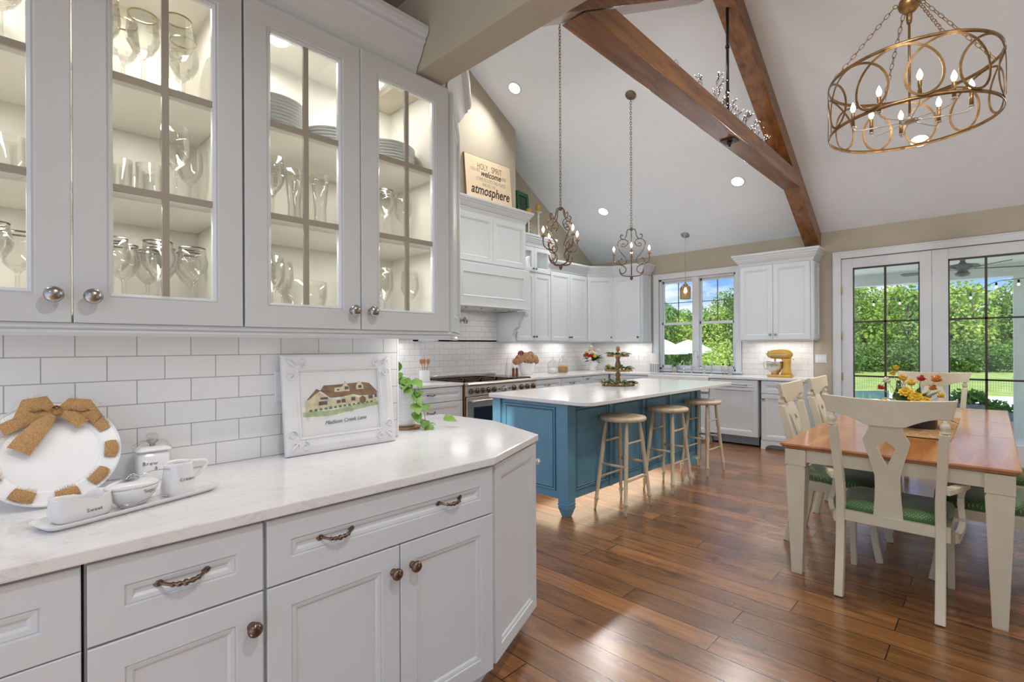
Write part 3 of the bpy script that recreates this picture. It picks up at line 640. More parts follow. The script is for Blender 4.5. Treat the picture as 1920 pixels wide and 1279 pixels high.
def ribbon(pts, w, wiggle=.004, fr=True):      # strip of burlap in the charger plane with frayed edges
    n = len(pts)
    v = []; f = []
    for i in range(n):
        p = Vector((pts[i][0], pts[i][1])); a = Vector(pts[max(i-1, 0)][:2]); b = Vector(pts[min(i+1, n-1)][:2]); tt = (b-a).normalized(); nn_ = Vector((-tt.y, tt.x))
        ww = (pts[i][3] if len(pts[i]) > 3 else w)/2
        for s_ in (-1, -.5, 0, .5, 1):
            q = p+nn_*ww*s_; v.append(lean @ Vector((q.x, pts[i][2]-(.006*(1-s_*s_)) + random.uniform(-.001, .001), q.y)))
    for i in range(n-1):
        for k in range(4): a = i*5+k; f.append((a, a+1, a+6, a+5))
    rb.add(v, f, True)
    if fr:
        for i in range(n-1):
            for j in range(9):
                u = j/9; p = Vector(pts[i][:2]).lerp(Vector(pts[i+1][:2]), u); tt = (Vector(pts[i+1][:2])-Vector(pts[i][:2])).normalized(); nn_ = Vector((-tt.y, tt.x)); ww = (pts[i][3] if len(pts[i]) > 3 else w)/2
                for s_ in (-1, 1):
                    q = p+nn_*ww*s_; L_ = random.uniform(.004, .012); q2 = p+nn_*(ww+L_)*s_+tt*random.uniform(-.004, .004)
                    y = pts[i][2]; h = .0005
                    rb.add([lean @ Vector((q.x-h, y, q.y)), lean @ Vector((q.x+h, y, q.y)), lean @ Vector((q2.x, y-.002, q2.y))], [(0, 1, 2)])
cz = RR+.004
for a0 in (-5, -42, -78, -118, -158, 160, 34):          # ribbon pieces showing through the slots
    ps = []
    for k in range(5):
        a = R(a0-11+22*k/4); ps.append((.127*math.cos(a), cz+.127*math.sin(a), -.0075-.004*math.sin(PI*k/4), .026+.004*math.sin(PI*k/4)))
    ribbon(ps, .03)
bx, bz = .012, cz+.112
ribbon([(bx, bz, -.014, .014), (bx-.025, bz+.028, -.028, .04), (bx-.055, bz+.020, -.030, .045), (bx-.068, bz-.004, -.022, .04), (bx-.04, bz-.012, -.016, .03), (bx, bz, -.016, .014)], .04)
ribbon([(bx, bz, -.014, .014), (bx+.03, bz+.020, -.026, .034), (bx+.065, bz+.010, -.028, .04), (bx+.085, bz-.012, -.02, .036), (bx+.05, bz-.014, -.014, .026), (bx, bz, -.016, .014)], .04)
ribbon([(bx, bz, -.020, .016), (bx-.03, bz-.04, -.030, .04), (bx-.06, bz-.08, -.026, .05), (bx-.078, bz-.105, -.016, .052)], .05)
ribbon([(bx, bz, -.018, .016), (bx+.03, bz-.018, -.026, .03), (bx+.055, bz-.045, -.020, .034)], .03)
ribbon([(bx-.02, bz+.004, -.012, .02), (bx-.07, bz-.02, -.016, .034), (bx-.11, bz-.04, -.012, .034)], .03)
ribbon([(bx+.06, bz-.004, -.012, .03), (bx+.09, bz-.03, -.014, .034)], .03)
k = MB(); k.add([lean @ Vector((bx+math.cos(a)*.012, -.026+math.sin(b)*.008, bz+math.sin(a)*.014)) for a in [2*PI*i/8 for i in range(8)] for b in (-1, 0, 1)], [(i*3+j, i*3+j+1, ((i+1) % 8)*3+j+1, ((i+1) % 8)*3+j) for i in range(8) for j in range(2)], True)
rb.add(k.v, k.f, True); rb.build('burlap_ribbon', BURLAP, t)
MB().tube([lean @ Vector((.03+.02*i/8+.006*math.sin(i*.9), -.012-.02*math.sin(PI*i/8), .012+.012*math.cos(i*.7)-.004*i/8)) for i in range(9)], .0018, 6).build('wire_hook', CHROME, t)
# canister with glass knob lid
def oval(a, b, n=28, p=2.0, cx=0, cy=0):
    r = []
    for k in range(n):
        t_ = 2*PI*k/n; c, s_ = math.cos(t_), math.sin(t_); r.append((cx+a*math.copysign(abs(c)**(2/p), c), cy+b*math.copysign(abs(s_)**(2/p), s_)))
    return r
def loft(mb, rings, smooth=True, capb=True, capt=True, mat=None):   # rings: list of (poly2d, z)
    n = len(rings[0][0]); v = [(p[0], p[1], z) for (poly, z) in rings for p in poly]; f = []
    for i in range(len(rings)-1):
        for k in range(n): k2 = (k+1) % n; f.append((i*n+k, i*n+k2, (i+1)*n+k2, (i+1)*n+k))
    mb.add(v, f, smooth, mat=mat); o = len(mb.v)-len(v)
    if capb: mb.f.append([o+k for k in range(n-1, -1, -1)]); mb.sm.append(False); mb.mi.append(0)
    if capt: mb.f.append([o+(len(rings)-1)*n+k for k in range(n)]); mb.sm.append(False); mb.mi.append(0)
    return mb
t = T('tea_canister', 'square white ceramic canister with lettering and a knobbed lid, behind the cream jug', 'canister', (-1.925, .355, CZ), LZ)
mb = MB(); loft(mb, [(oval(.040, .032, 32, 6), 0), (oval(.042, .034, 32, 6), .006), (oval(.042, .034, 32, 6), .085), (oval(.039, .031, 32, 6), .087), (oval(.039, .031, 32, 6), .092)]); mb.build('body', WCER, t)
mb = MB(); loft(mb, [(oval(.043, .035, 32, 6), .0925), (oval(.048, .039, 32, 6), .094), (oval(.048, .039, 32, 6), .099), (oval(.030, .024, 32, 4), .107)]); lid = mb.build('lid', WCER, t)
MB().lathe([(.008, .106), (.007, .112), (.015, .121), (.016, .126), (.013, .1262), (0, .118)], 20).build('knob_base', NICKEL, lid)
MB().lathe([(.012, .1265), (.017, .132), (.018, .139), (.012, .146), (0, .148)], 20).build('glass_knob', GLASSW, lid)
tw = MB()
for a, l_, h in ((3.0, .05, .0), (3.3, .045, -.004), (.15, .055, -.02), (-.1, .04, .004), (2.8, .042, .004)):
    tw.tube([(math.cos(a)*l_*i/6, math.sin(a)*l_*i/6-.01, .113+.012*math.sin(PI*i/6)+h*(i/6)**2) for i in range(7)], .0006, 5)
tw.build('twine', M('grey_twine', (.35, .33, .30), .8), t)
text('lettering', 'Brew', GREYINK, t, (-.012, -.0345, .052), .016, space=1.2); text('lettering', '&', GREYINK, t, (.004, -.0345, .036), .014)
# tray and its three pieces
ang = math.atan2(.446-.08, -1.72+1.60); 
t = T('serving_tray', 'long narrow white ceramic tray holding the cream and sugar set', 'tray', (-1.625, .262, CZ), ang)
mb = MB(); loft(mb, [(oval(.185, .042, 48, 8), 0), (oval(.196, .050, 48, 8), .006), (oval(.205, .058, 48, 8), .015), (oval(.201, .054, 48, 8), .0155), (oval(.190, .044, 48, 8), .008)]); mb.build('dish', WCER, t)
TC = Vector((-1.625, .262)); td = Vector((math.cos(ang), math.sin(ang))); tn = Vector((-td.y, td.x))
def tp(u, w=0): q = TC+td*u+tn*w; return (q.x, q.y, CZ+.0082)
# packet holder (Sweet)
t = T('sweetener_holder', 'small open rectangular white dish lettered Sweet, at the near end of the tray', 'dish', tp(-.118), ang)
mb = MB(); R8 = [(.050, .028, 0), (.056, .034, .006), (.059, .037, .022), (.056, .035, .046), (.057, .036, .052), (.054, .033, .052), (.053, .032, .040), (.053, .031, .010)]
loft(mb, [([(p[0], p[1]) for p in oval(a, b, 40, 4)], z) for a, b, z in R8])
body = mb.build('body', WCER, t); 
for vv in body.data.vertices:
    if vv.co.z > .045: vv.co.z -= .010*math.exp(-((vv.co.x-.02)/.012)**2) - .004*abs(vv.co.x)/.05
text('lettering', 'Sweet', GREYINK, t, (.012, -.0372, .018), .012, space=1.1)
# sugar bowl
t = T('sugar_bowl', 'oval white lidded bowl lettered Sugar in the middle of the tray', 'bowl', tp(-.006), ang)
mb = MB(); loft(mb, [(oval(.030, .022, 40), 0), (oval(.034, .026, 40), .004), (oval(.050, .038, 40), .022), (oval(.058, .045, 40), .040), (oval(.060, .047, 40), .049)]); mb.build('body', WCER, t)
mb = MB(); loft(mb, [(oval(.0595, .0465, 40), .0495), (oval(.062, .049, 40), .051), (oval(.060, .047, 40), .056), (oval(.045, .034, 40), .062), (oval(.012, .010, 40), .065)]); lid = mb.build('lid', WCER, t)
MB().tube([(-.016+.032*i/8, 0, .064+.014*math.sin(PI*i/8)) for i in range(9)], .0022, 8).build('lid_handle', CHROME, lid)
text('lettering', 'Sugar', GREYINK, t, (.018, -.0462, .034), .0125, rot=(PI/2-.25, 0, .25), space=1.1)
def spoon(lab, loc, rz, tilt=0):
    t = T('teaspoon', lab, 'spoon', loc, 0, rot=(0, tilt, rz))
    mb = MB(); n = 10
    v = [];f = []
    for i in range(n+1):
        u = i/n; w = .0155*math.sin(PI*(u*.94+.03))**.6
        for s_ in (-1, -.5, 0, .5, 1): v.append((u*.046, w*s_, .004-.0055*(1-s_*s_)*math.sin(PI*u)))
    for i in range(n):
        for k in range(4): a = i*5+k; f.append((a, a+1, a+6, a+5))
    mb.add(v, f, True); mb.build('spoon_bowl', CHROME, t)
    MB().tube([(.045+.075*i/8, 0, .0035+.010*math.sin(PI*i/8)*.7) for i in range(9)], [.0013+.0012*(i/8)**2 for i in range(9)], 8).build('spoon_handle', CHROME, t)
spoon('small metal spoon lying on the tray in front of the sugar bowl', (tp(-.052, -.033)[0], tp(-.052, -.033)[1], CZ+.011), ang+.05)
spoon('small metal spoon resting on the lid of the sugar bowl', (tp(-.04, .0)[0], tp(-.04, 0)[1], CZ+.0082+.0665), ang-.15, -.03)
# cream jug
t = T('cream_jug', 'white ceramic jug lettered Cream with a loop handle, at the far tray end', 'jug', tp(.108, -.004), ang)
mb = MB()
def jr(r, z, sp=0):
    pr_ = []
    for k in range(40):
        a = 2*PI*k/40; e_ = 1+sp*math.exp(-((abs(a-PI))/.45)**2); pr_.append((r*e_*math.cos(a), r*math.sin(a)))
    return (pr_, z)
loft(mb, [jr(.040, 0), jr(.0425, .003), jr(.0425, .02), jr(.038, .05), jr(.034, .078, .05), jr(.0345, .088, .22), jr(.0325, .0885, .22), jr(.032, .078, .05), jr(.036, .05), jr(.039, .01)])
mb.build('body', WCER, t)
MB().tube([(.030+.050*math.sin(PI*u)**.8*(1.15-.3*u), 0, .081-.055*u+.014*math.sin(PI*u)) for u in [i/14 for i in range(15)]], [.0062-.0015*i/14 for i in range(15)], 10).build('handle', WCER, t)
text('lettering', 'Cream', GREYINK, t, (0, -.0412, .040), .0135, rot=(PI/2-.12, 0, 0), space=1.1)
# framed picture
t = T('framed_picture', 'ornate white wooden frame with a watercolour of a long house, leaning on the tiles', 'picture', (-1.925, 1.005, CZ+.001), 0)
FW, FH = .478, .388
ln = Matrix.Rotation(LZ, 4, 'Z') @ Matrix.Rotation(-math.atan2(.045, .384), 4, 'X')
FP = [(0, -.012), (.002, -.016), (.010, -.019), (.030, -.020), (.045, -.015), (.056, -.013), (.058, -.016), (.062, -.016), (.064, -.010), (.066, -.010), (.068, -.006)]
WD = M('distressed_white_wood', (.70, .70, .72), .45, bump=.25, bscale=35, var=.04)
fr = MB().nested(-FW/2, FW/2, 0, FH, 0, FP, hole=True, mat=ln)
def swirl(cx, cz_, r, a0, turns, sgn, w=.004):
    n = 22; sc.tube([ln @ Vector((cx+r*(1-.75*i/n)*math.cos(a0+sgn*turns*2*PI*i/n), -.0205, cz_+r*(1-.75*i/n)*math.sin(a0+sgn*turns*2*PI*i/n))) for i in range(n+1)], [w*(1-.5*i/n) for i in range(n+1)], 6)
fo = fr.build('frame', WD, t, bevel=.001)
for sx_ in (-1, 1):
    for sz_ in (0, 1):
        sc = MB(); X_, Z_ = sx_*(FW/2-.03), (.03 if sz_ == 0 else FH-.03); up = 1 if sz_ == 0 else -1
        swirl(X_-sx_*.045, Z_+up*.002, .020, PI/2*up, 1.2, sx_*up); swirl(X_+sx_*.002, Z_+up*.050, .020, 0 if sx_ < 0 else PI, 1.2, -sx_*up)
        swirl(X_-sx_*.005, Z_+up*.006, .016, 0, .8, 1, .003)
        sc.tube([ln @ Vector((X_-sx_*(.0+.03*u)+sx_*.012, -.021, Z_+up*(.03*u)-up*.012)) for u in (0, .25, .5, .75, 1)], [.003, .006, .007, .005, .002], 6)
        sc.build('carving', WD, fo)
pic = MB().box(-FW/2+.06, -.004, .06, FW/2-.06, -.001, FH-.06, mat=ln).build('paper', M('picture_paper', (.76, .76, .77), .35), t)
def flat(name, poly, col, y=-.0048, rough=.5):
    v = [ln @ Vector((a, y, b)) for a, b in poly] + [ln @ Vector((a, y+.0006, b)) for a, b in poly]; n = len(poly)
    return MB().add(v, [list(range(n)), list(range(2*n-1, n-1, -1))]+[(i, (i+1) % n, n+(i+1) % n, n+i) for i in range(n)]).build(name, M(name+'_ink', col, rough, var=.25, vscale=40), pic)
# picture coordinates: x -.17..+.17, z .07..FH-.07
def ip(l): return [(-.172+.344*a, .072+(FH-.144)*b) for a, b in l]
flat('wash', ip([(.02, .26), (.10, .20), (.5, .27), (.98, .36), (1.0, .52), (.92, .66), (.80, .72), (.6, .62), (.1, .56), (0, .42)]), (.73, .73, .68), -.0043)
flat('lawn', ip([(.03, .29), (.35, .27), (.66, .33), (.99, .38), (.99, .44), (.72, .43), (.4, .36), (.03, .37)]), (.42, .47, .28), -.0046)
flat('house_wall', ip([(.06, .36), (.06, .55), (.22, .68), (.36, .55), (.5, .54), (.62, .60), (.74, .53), (.98, .55), (.98, .45), (.6, .43), (.3, .40)]), (.62, .55, .36))
flat('roof', ip([(.08, .56), (.20, .73), (.24, .69), (.29, .78), (.44, .78), (.78, .80), (.88, .78), (.99, .62), (.98, .56), (.74, .57), (.66, .60), (.5, .57), (.36, .57), (.24, .70), (.10, .56)]), (.25, .15, .08), -.0052)
flat('dormer', ip([(.42, .66), (.42, .73), (.52, .74), (.56, .84), (.61, .72), (.61, .66)]), (.66, .59, .40), -.0056)
flat('dormer', ip([(.70, .68), (.70, .74), (.75, .84), (.80, .74), (.80, .68)]), (.66, .59, .40), -.0056)
for a, b, w, h in ((.24, .55, .09, .035), (.22, .46, .10, .06), (.44, .47, .05, .05), (.50, .47, .05, .06), (.63, .49, .05, .06), (.86, .50, .06, .06), (.55, .69, .05, .05), (.73, .70, .045, .05), (.95, .52, .03, .05), (.45, .68, .03, .025)):
    flat('window', ip([(a, b), (a+w, b), (a+w, b+h), (a, b+h)]), (.12, .09, .10), -.0060)
flat('doorway', ip([(.74, .44), (.82, .45), (.82, .53), (.78, .565), (.74, .53)]), (.22, .12, .05), -.0060)
for i in range(14): cx_ = .12+.06*i; flat('shrub', ip([(cx_-.02, .365+.005*i), (cx_+.02, .368+.005*i), (cx_+.012, .40+.005*i), (cx_-.012, .40+.005*i)]), (.10, .20, .07), -.0063)
tx = text('lettering', 'Madison Creek Lane', GREYINK, None, (0, 0, 0), .022, shear=.35); tx.parent = pic
tx.matrix_local = ln @ Matrix.Translation((.015, -.0066, .108)) @ Matrix.Rotation(PI/2, 4, 'X') @ Matrix.Rotation(R(2), 4, 'Z')
MB().box(-FW/2+.058, -.0085, .058, FW/2-.058, -.0072, FH-.058, mat=ln).build('glazing', glass_mat('picture_glass', (.99, .99, .99), .12), t)
# outlet plate behind the picture
t = T('outlet_plate', 'white outlet cover on the near tiles, half hidden behind the picture frame', 'outlet', (-1.99, .79, 1.18), LZ)
MB().box(-.036, -.007, -.060, .036, 0, .060).build('plate', TRIMW, t, bevel=.003); MB().box(-.017, -.009, -.034, .017, -.0071, .034).build('socket', WCER, t)
# vase with pothos on a wooden trivet, beyond the wall end
tag(MB().prism([(-2.18+.085*math.cos(a), 1.475+.085*math.sin(a)) for a in [PI/8+i*PI/4 for i in range(8)]], CZ, CZ+.011).build('wooden_trivet', OLIVE, bevel=.002), 'octagonal wooden trivet under the white ribbed vase', 'trivet')
t = T('ribbed_vase', 'tall white ribbed ceramic pitcher vase at the end of the near wall', 'vase', (-2.18, 1.475, CZ+.0112))
pr = [(.044, 0), (.050, .004)]
for i in range(8): z = .012+i*.018; pr += [(.0555-.0014*i, z), (.0575-.0014*i, z+.006), (.0545-.0014*i, z+.012)]
pr += [(.043, .165), (.044, .19), (.050, .212), (.047, .212), (.040, .19), (.038, .10), (0, .02)]
MB().lathe(pr, 32).build('body', WCER, t)
MB().tube([(.049, 0, .205), (.062, .0, .212), (.058, .0, .205)], [.010, .008, .004], 8).build('spout', WCER, t)
pt = T('pothos_plant', 'trailing green pothos growing from the white ribbed vase', 'plant', (-2.18, 1.475, CZ+.14))
PO = leaf_mat('pothos_leaf', (.11, .25, .035), (.24, .40, .09), .38, .2); ST = M('green_stem', (.30, .40, .16), .6)
vines = [[(.0, 0, .07), (.03, .0, .12), (.075, -.005, .06), (.095, -.01, -.02), (.105, -.01, -.07)], [(0, 0, .07), (-.01, -.03, .13), (.01, -.045, .15)], [(.0, .01, .07), (.05, .03, .09), (.085, .05, .0), (.10, .06, -.11), (.13, .10, -.12)], [(0, 0, .07), (.03, -.03, .11), (.07, -.05, .04)]]
sm = MB(); lf = MB()
def vine_pts(v, n=24):
    P_ = [Vector(p) for p in v]; r = []
    for i in range(n+1):
        u = i/n*(len(P_)-1); k = min(int(u), len(P_)-2); f = u-k
        p0, p1, p2, p3 = P_[max(k-1, 0)], P_[k], P_[k+1], P_[min(k+2, len(P_)-1)]
        r.append(.5*((2*p1)+(-p0+p2)*f+(2*p0-5*p1+4*p2-p3)*f*f+(-p0+3*p1-3*p2+p3)*f**3))
    return r
for v in vines:
    ps = vine_pts(v); sm.tube(ps, .0018, 6)
    for i in range(5, len(ps), 4):
        a = random.uniform(-.6, .9); leaf(lf, ps[i], (.7*math.cos(a), -.5+.8*math.sin(a), random.uniform(-.3, .3)), random.uniform(.06, .08), random.uniform(.048, .062), .45, 5, up=(.6, -.3, .8))
leaf(lf, (.14, .14, -.10), (.6, .5, .35), .075, .062, .5, 5, up=(.3, -.5, .8)); leaf(lf, (.07, .06, -.118), (.6, -.5, .1), .035, .03, .2, 4); leaf(lf, (.10, .08, -.12), (.3, .7, .2), .035, .03, .2, 4)
leaf(lf, (-.01, -.04, .15), (.25, -.3, .8), .075, .062, .1, 5, up=(.7, -.5, .1))
sm.build('stems', ST, pt); lf.build('leaves', PO, pt)

# ================================================================== kitchen: left run
XK = -4.45
knk = M('small_knob_metal', (.16, .15, .14), .3, 1)
def drawers3(w, bd=.05): return [('drawer', .003, w-.003, .715, .872, bd, [('p', w/2, .795)]), ('drawer', .003, w-.003, .42, .708, bd, [('p', w/2, .60)]), ('drawer', .003, w-.003, .115, .413, bd, [('p', w/2, .30)])]
base_unit('base_cabinet', 'white three-drawer base cabinet at the left side of the range', 2.90, 3.792, XK, drawers3(.892), knobm=knk)
base_unit('base_cabinet', 'white base cabinet further left along the range wall, behind the vase', 1.98, 2.896, XK, drawers3(.916), knobm=knk)
base_unit('base_cabinet', 'white drawer base cabinet immediately right of the range', 5.024, 5.632, XK, drawers3(.608), knobm=knk)
base_unit('base_cabinet', 'white drawer base cabinet under the glass sugar and flour jars', 5.636, 6.168, XK, drawers3(.532), knobm=knk)
base_unit('base_cabinet', 'narrow white pull-out base cabinet near the kitchen corner', 6.172, 6.372, XK, [('drawer', .003, .197, .715, .872, .03, [('p', .1, .84, .06)]), ('door', .003, .197, .115, .708, .045, [])], knobm=knk)
base_unit('base_cabinet', 'white corner base cabinet filling the inside corner of the kitchen', 6.376, 6.896, XK, [('door', .003, .46, .115, .872, .05, [])], knobm=knk)
FR = 6.90
base_unit('base_cabinet', 'white base cabinet on the window wall between corner and sink', -4.44, -3.745, FR, [('drawer', .02, .692, .715, .872, .045, []), ('door', .02, .692, .115, .708, .05, [])], loc_rz=0, axis='y', knobm=knk)
base_unit('sink_cabinet', 'white cabinet under the farmhouse sink', -3.741, -2.825, FR, [('door', .01, .455, .115, .66, .05, [('k', .42, .6)]), ('door', .459, .906, .115, .66, .05, [('k', .49, .6)])], loc_rz=0, axis='y', topz=.69, knobm=knk)
t = T('dishwasher', 'white panelled dishwasher with long bar handle, right of the sink', 'dishwasher', (-2.82, FR, 0), 0)
MB().box(.004, 0, .135, .63, .58, .88).build('body', PAINT, t)
p = MB().nested(.004, .626, .135, .872, 0, door_prof(-.022, .06)).build('door', PAINT, t)
MB().nested(.004, .626, .738, .872, -.0221, [(0, -.024), (.045, -.024), (.05, -.027), (.06, -.024), (.065, -.0235)]).build('top_panel', PAINT, p)
mb = MB().tube([(.13, -.060, .812), (.50, -.060, .812)], .006, 10)
for xx in (.14, .49): mb.tube([(xx, -.022, .812), (xx, -.06, .812)], .007, 8)
mb.build('handle', NICKEL, p)
MB().box(.02, .06, .02, .62, .08, .13).build('toe_plate', M('blue_steel', (.28, .34, .40), .35, .8), t)
base_unit('base_cabinet', 'white base cabinet under the yellow mixer, one drawer over one door', -2.155, -1.66, FR, [('drawer', .012, .485, .715, .872, .05, [('p', .25, .795, .12)]), ('door', .012, .485, .115, .708, .05, [('k', .04, .65)])], loc_rz=0, axis='y', knobm=NICKEL)
for (a, b, lab) in ((-2.155, -1.66, 'white scalloped toe valance under the cabinet below the mixer'), (-3.741, -2.825, 'white scalloped toe valance under the sink cabinet'), (-4.2, -3.745, 'white scalloped toe valance between sink and kitchen corner')):
    tag(MB().prism([(a, .0), (a+.05, 0), (a+.06, .03), (a+.09, .05), (a+.12, .062), (b-.12, .062), (b-.09, .05), (b-.06, .03), (b-.05, 0), (b, 0), (b, .112), (a, .112)], FR-.018, FR-.0005, 'Y').build('toe_valance', PAINT), lab, 'moulding')
# counters
tag(MB().prism([(XL+.009, 1.48), (XK+.03, 1.48), (XK+.03, 3.794), (XL+.009, 3.794)], .884, .914).build('countertop', QUARTZ, bevel=.003), 'white countertop left of the range', 'countertop')
tag(MB().prism([(XL+.009, 5.022), (XK+.03, 5.022), (XK+.03, FR-.03), (-3.742, FR-.03), (-3.742, FR+.455), (-2.822, FR+.455), (-2.822, FR-.03), (-1.645, FR-.03), (-1.645, YW-.009), (XL+.009, YW-.009)], .884, .914).build('countertop', QUARTZ, bevel=.003), 'L-shaped white countertop running from the range round past the sink', 'countertop')
# farmhouse sink
t = T('farmhouse_sink', 'white apron-front farmhouse sink under the window', 'sink', (-3.282, FR-.055, .692))
mb = MB().box(-.455, 0, 0, .455, .025, .205).box(-.455, 0.025, 0, -.43, .50, .205).box(.43, .025, 0, .455, .50, .205).box(-.43, .475, 0, .43, .50, .19).box(-.43, .025, 0, .43, .475, .02)
mb.build('basin', WCER, t, bevel=.006)
t = T('bridge_faucet', 'chrome bridge faucet with high arched spout behind the sink', 'faucet', (-3.22, 7.435, CZ+.0005))
mb = MB()
for xx in (-.10, .10):
    mb.lathe([(.022, 0), (.022, .006), (.012, .012), (.010, .09), (.014, .10), (.014, .115), (.008, .13), (0, .135)], 14, (xx, 0, 0))
mb.tube([(-.10, 0, .085), (.10, 0, .085)], .008, 10)
mb.build('body', CHROME, t)
MB().tube([(0, 0, .085), (0, 0, .25), (0, -.01, .30), (0, -.04, .335), (0, -.08, .345), (0, -.12, .33), (0, -.14, .30), (0, -.145, .27)], .009, 10).build('spout', CHROME, t)
for xx in (-.10, .10): MB().tube([(xx-.028, 0, .128), (xx+.028, 0, .128)], .005, 8).tube([(xx, -.028, .128), (xx, .028, .128)], .005, 8).build('cross_handle', CHROME, t)
t = T('side_sprayer', 'chrome side sprayer standing right of the bridge faucet', 'sprayer', (-3.01, 7.435, CZ+.0005))
MB().lathe([(.018, 0), (.018, .006), (.011, .012), (.011, .10), (.016, .13), (.016, .17), (.010, .18), (0, .18)], 14).build('body', CHROME, t)
t = T('water_tap', 'slim chrome filtered-water tap left of the bridge faucet', 'faucet', (-3.44, 7.435, CZ+.0005))
MB().lathe([(.018, 0), (.018, .006), (.009, .012), (.008, .12)], 12).tube([(0, 0, .12), (0, -.005, .16), (0, -.04, .19), (0, -.08, .18), (0, -.09, .15)], .006, 8).build('body', CHROME, t)
# ================================================================== range
RY0, RY1 = 3.800, 5.016
t = T('range_cooker', 'wide stainless steel gas range with dark cast grates and a row of round knobs', 'range', (-4.40, RY0, 0), LZ)
w = RY1-RY0
SIDE = M('range_side_reflection', (.34, .19, .07), .25, .9)
MB().box(0, .02, .10, w, .76, .885).box(0, .72, .885, w, .76, .96).build('body', STEEL, t, bevel=.002)
MB().box(-.0012, .0, .10, 0, .62, .90).build('side_reflection', SIDE, t)  # brown-gold reflection put into the colour of this thin sheet
MB().box(0, .02, .8855, w, .719, .900).build('cooktop', BLACK, t)
MB().prism([(.02, .872), (-.03, .872), (-.055, .880), (-.062, .893), (-.055, .908), (-.03, .916), (.02, .912)], 0, w, 'X').build('bullnose', STEEL, t, bevel=.002)
MB().prism([(.02, .752), (-.035, .752), (-.040, .760), (-.032, .871), (.02, .871)], 0, w, 'X').build('control_panel', STEEL, t, bevel=.002)
KD = M('knob_dark', (.13, .08, .06), .25, .8)
ky = [3.865, 3.96, 4.045, 4.14, 4.235, 4.41, 4.585, 4.725, 4.835, 4.95]
for i, y in enumerate(ky):
    mt = Matrix.Translation((y-RY0, -.0362, .812)) @ Matrix.Rotation(PI/2+.06, 4, 'X')
    if i == 5: k_ = MB().lathe([(.040, 0), (.040, .006), (.034, .012), (.034, .022), (.028, .028), (0, .028)], 24, mat=mt).build('oven_dial', CHROME, t)
    else:
        k_ = MB().lathe([(.034, 0), (.034, .004), (.030, .006), (.026, .008), (.023, .030), (.020, .034), (0, .034)], 20, mat=mt).build('knob', KD, t)
        MB().box(-.004, -.022, .034, .004, .022, .044, mat=mt).build('grip', STEEL, k_)
for y in (4.32, 4.50): MB().lathe([(.010, 0), (.010, .008), (0, .009)], 12, mat=Matrix.Translation((y-RY0, -.0362, .812)) @ Matrix.Rotation(PI/2+.06, 4, 'X')).build('switch', KD, t)
GRT = M('cast_grate', (.060, .024, .014), .35, .4, var=.4, vscale=20)
for gx in range(3):
    a = .03+gx*.265; mb = MB(); b_ = a+.25
    mb.box(a, .05, .918, b_, .062, .934).box(a, .69, .918, b_, .702, .934).box(a, .05, .918, a+.012, .702, .934).box(b_-.012, .05, .918, b_, .702, .934).box(a, .37, .918, b_, .382, .934)
    for cy in (.21, .54):
        for q in range(4): an = q*PI/2+PI/4; mb.box(-.005, .03, .918, .005, .145, .936, mat=Matrix.Translation((a+.125, cy, 0)) @ Matrix.Rotation(an, 4, 'Z'))
        mb.lathe([(.04, .902), (.045, .91), (.03, .918), (0, .918)], 16, (a+.125, cy, 0))
    for xx in (a+.004, b_-.012):
        for yy in (.052, .69): mb.box(xx, yy, .9002, xx+.008, yy+.01, .919)
    mb.build('grate', GRT, t)
MB().box(.835, .05, .9002, 1.19, .70, .932).build('griddle', M('griddle_steel', (.12, .065, .05), .22, .9), t, bevel=.006)
MB().box(.845, .03, .9002, 1.18, .049, .925).build('griddle_tray', GRT, t)
for (a, b) in ((.008, .745), (.755, w-.008)):
    d = MB().box(a, -.030, .16, b, .02, .742).build('oven_door', STEEL, t, bevel=.004)
    m_ = MB().box(a+.10, -.0315, .27, b-.10, -.0301, .62).build('window', M('oven_glass', (.010, .012, .016), .06, spec=.7), d)
    hb = MB().tube([(a+.03, -.085, .70), (b-.03, -.085, .70)], .012, 12)
    for xx in (a+.06, b-.06): hb.box(xx-.012, -.085, .69, xx+.012, -.03, .71)
    hb.build('handle', STEEL, d)
for xx in (.04, w-.08): MB().lathe([(.02, 0), (.022, .03), (.02, .10)], 12, (xx+.02, .08, 0)).build('foot', STEEL, t)
MB().box(.01, .05, .05, w-.01, .07, .155).build('kick_panel', STEEL, t)
# ================================================================== hood and wall cabinets
t = T('range_hood', 'white panelled hood cover with one wide recessed panel above the range', 'range hood', (-4.56, 3.79, 0), LZ)
HWd = 1.295; HD = abs(XL+.003+4.56)
MB().box(0, 0, 1.845, HWd, HD, 2.36).build('body', PAINT, t)
MB().nested(0, HWd, 1.838, 2.352, 0, [(0, -.016), (.003, -.018), (.105, -.018), (.108, -.022), (.116, -.020), (.122, -.010), (.124, -.010)]).build('front_panel', PAINT, t)
MB().box(-.012, -.030, 1.826, HWd+.012, HD, 1.8379).build('bottom_lip', PAINT, t, bevel=.003)
MB().box(.06, .06, 1.818, HWd-.06, HD-.03, 1.8258).build('vent_insert', STEEL, t)
for i in range(4): MB().lathe([(.014, 0), (.014, -.014), (0, -.016)], 12, (.25+.25*i, .09, 1.8178)).build('hood_knob', NICKEL, t)
area('hood_light', (-4.85, 4.1, 1.80), .25, .8, SOFT, shape='DISK'); area('hood_light', (-4.85, 4.7, 1.80), .25, .8, SOFT, shape='DISK')
t = T('wall_cabinet', 'white double-door cabinet on top of the hood, carrying the wooden sign', 'cabinet', (-4.60, 3.80, 0), LZ)
HD = abs(XL+.003+4.60)
MB().box(0, 0, 2.3605, 1.265, HD, 3.10).build('body', PAINT, t)
front(t, 'door', .012, .630, 2.385, 2.96, .055); front(t, 'door', .634, 1.253, 2.385, 2.96, .055)
MB().box(-.004, -.004, 2.96, 1.269, .0, 3.10).build('frieze', PAINT, t)
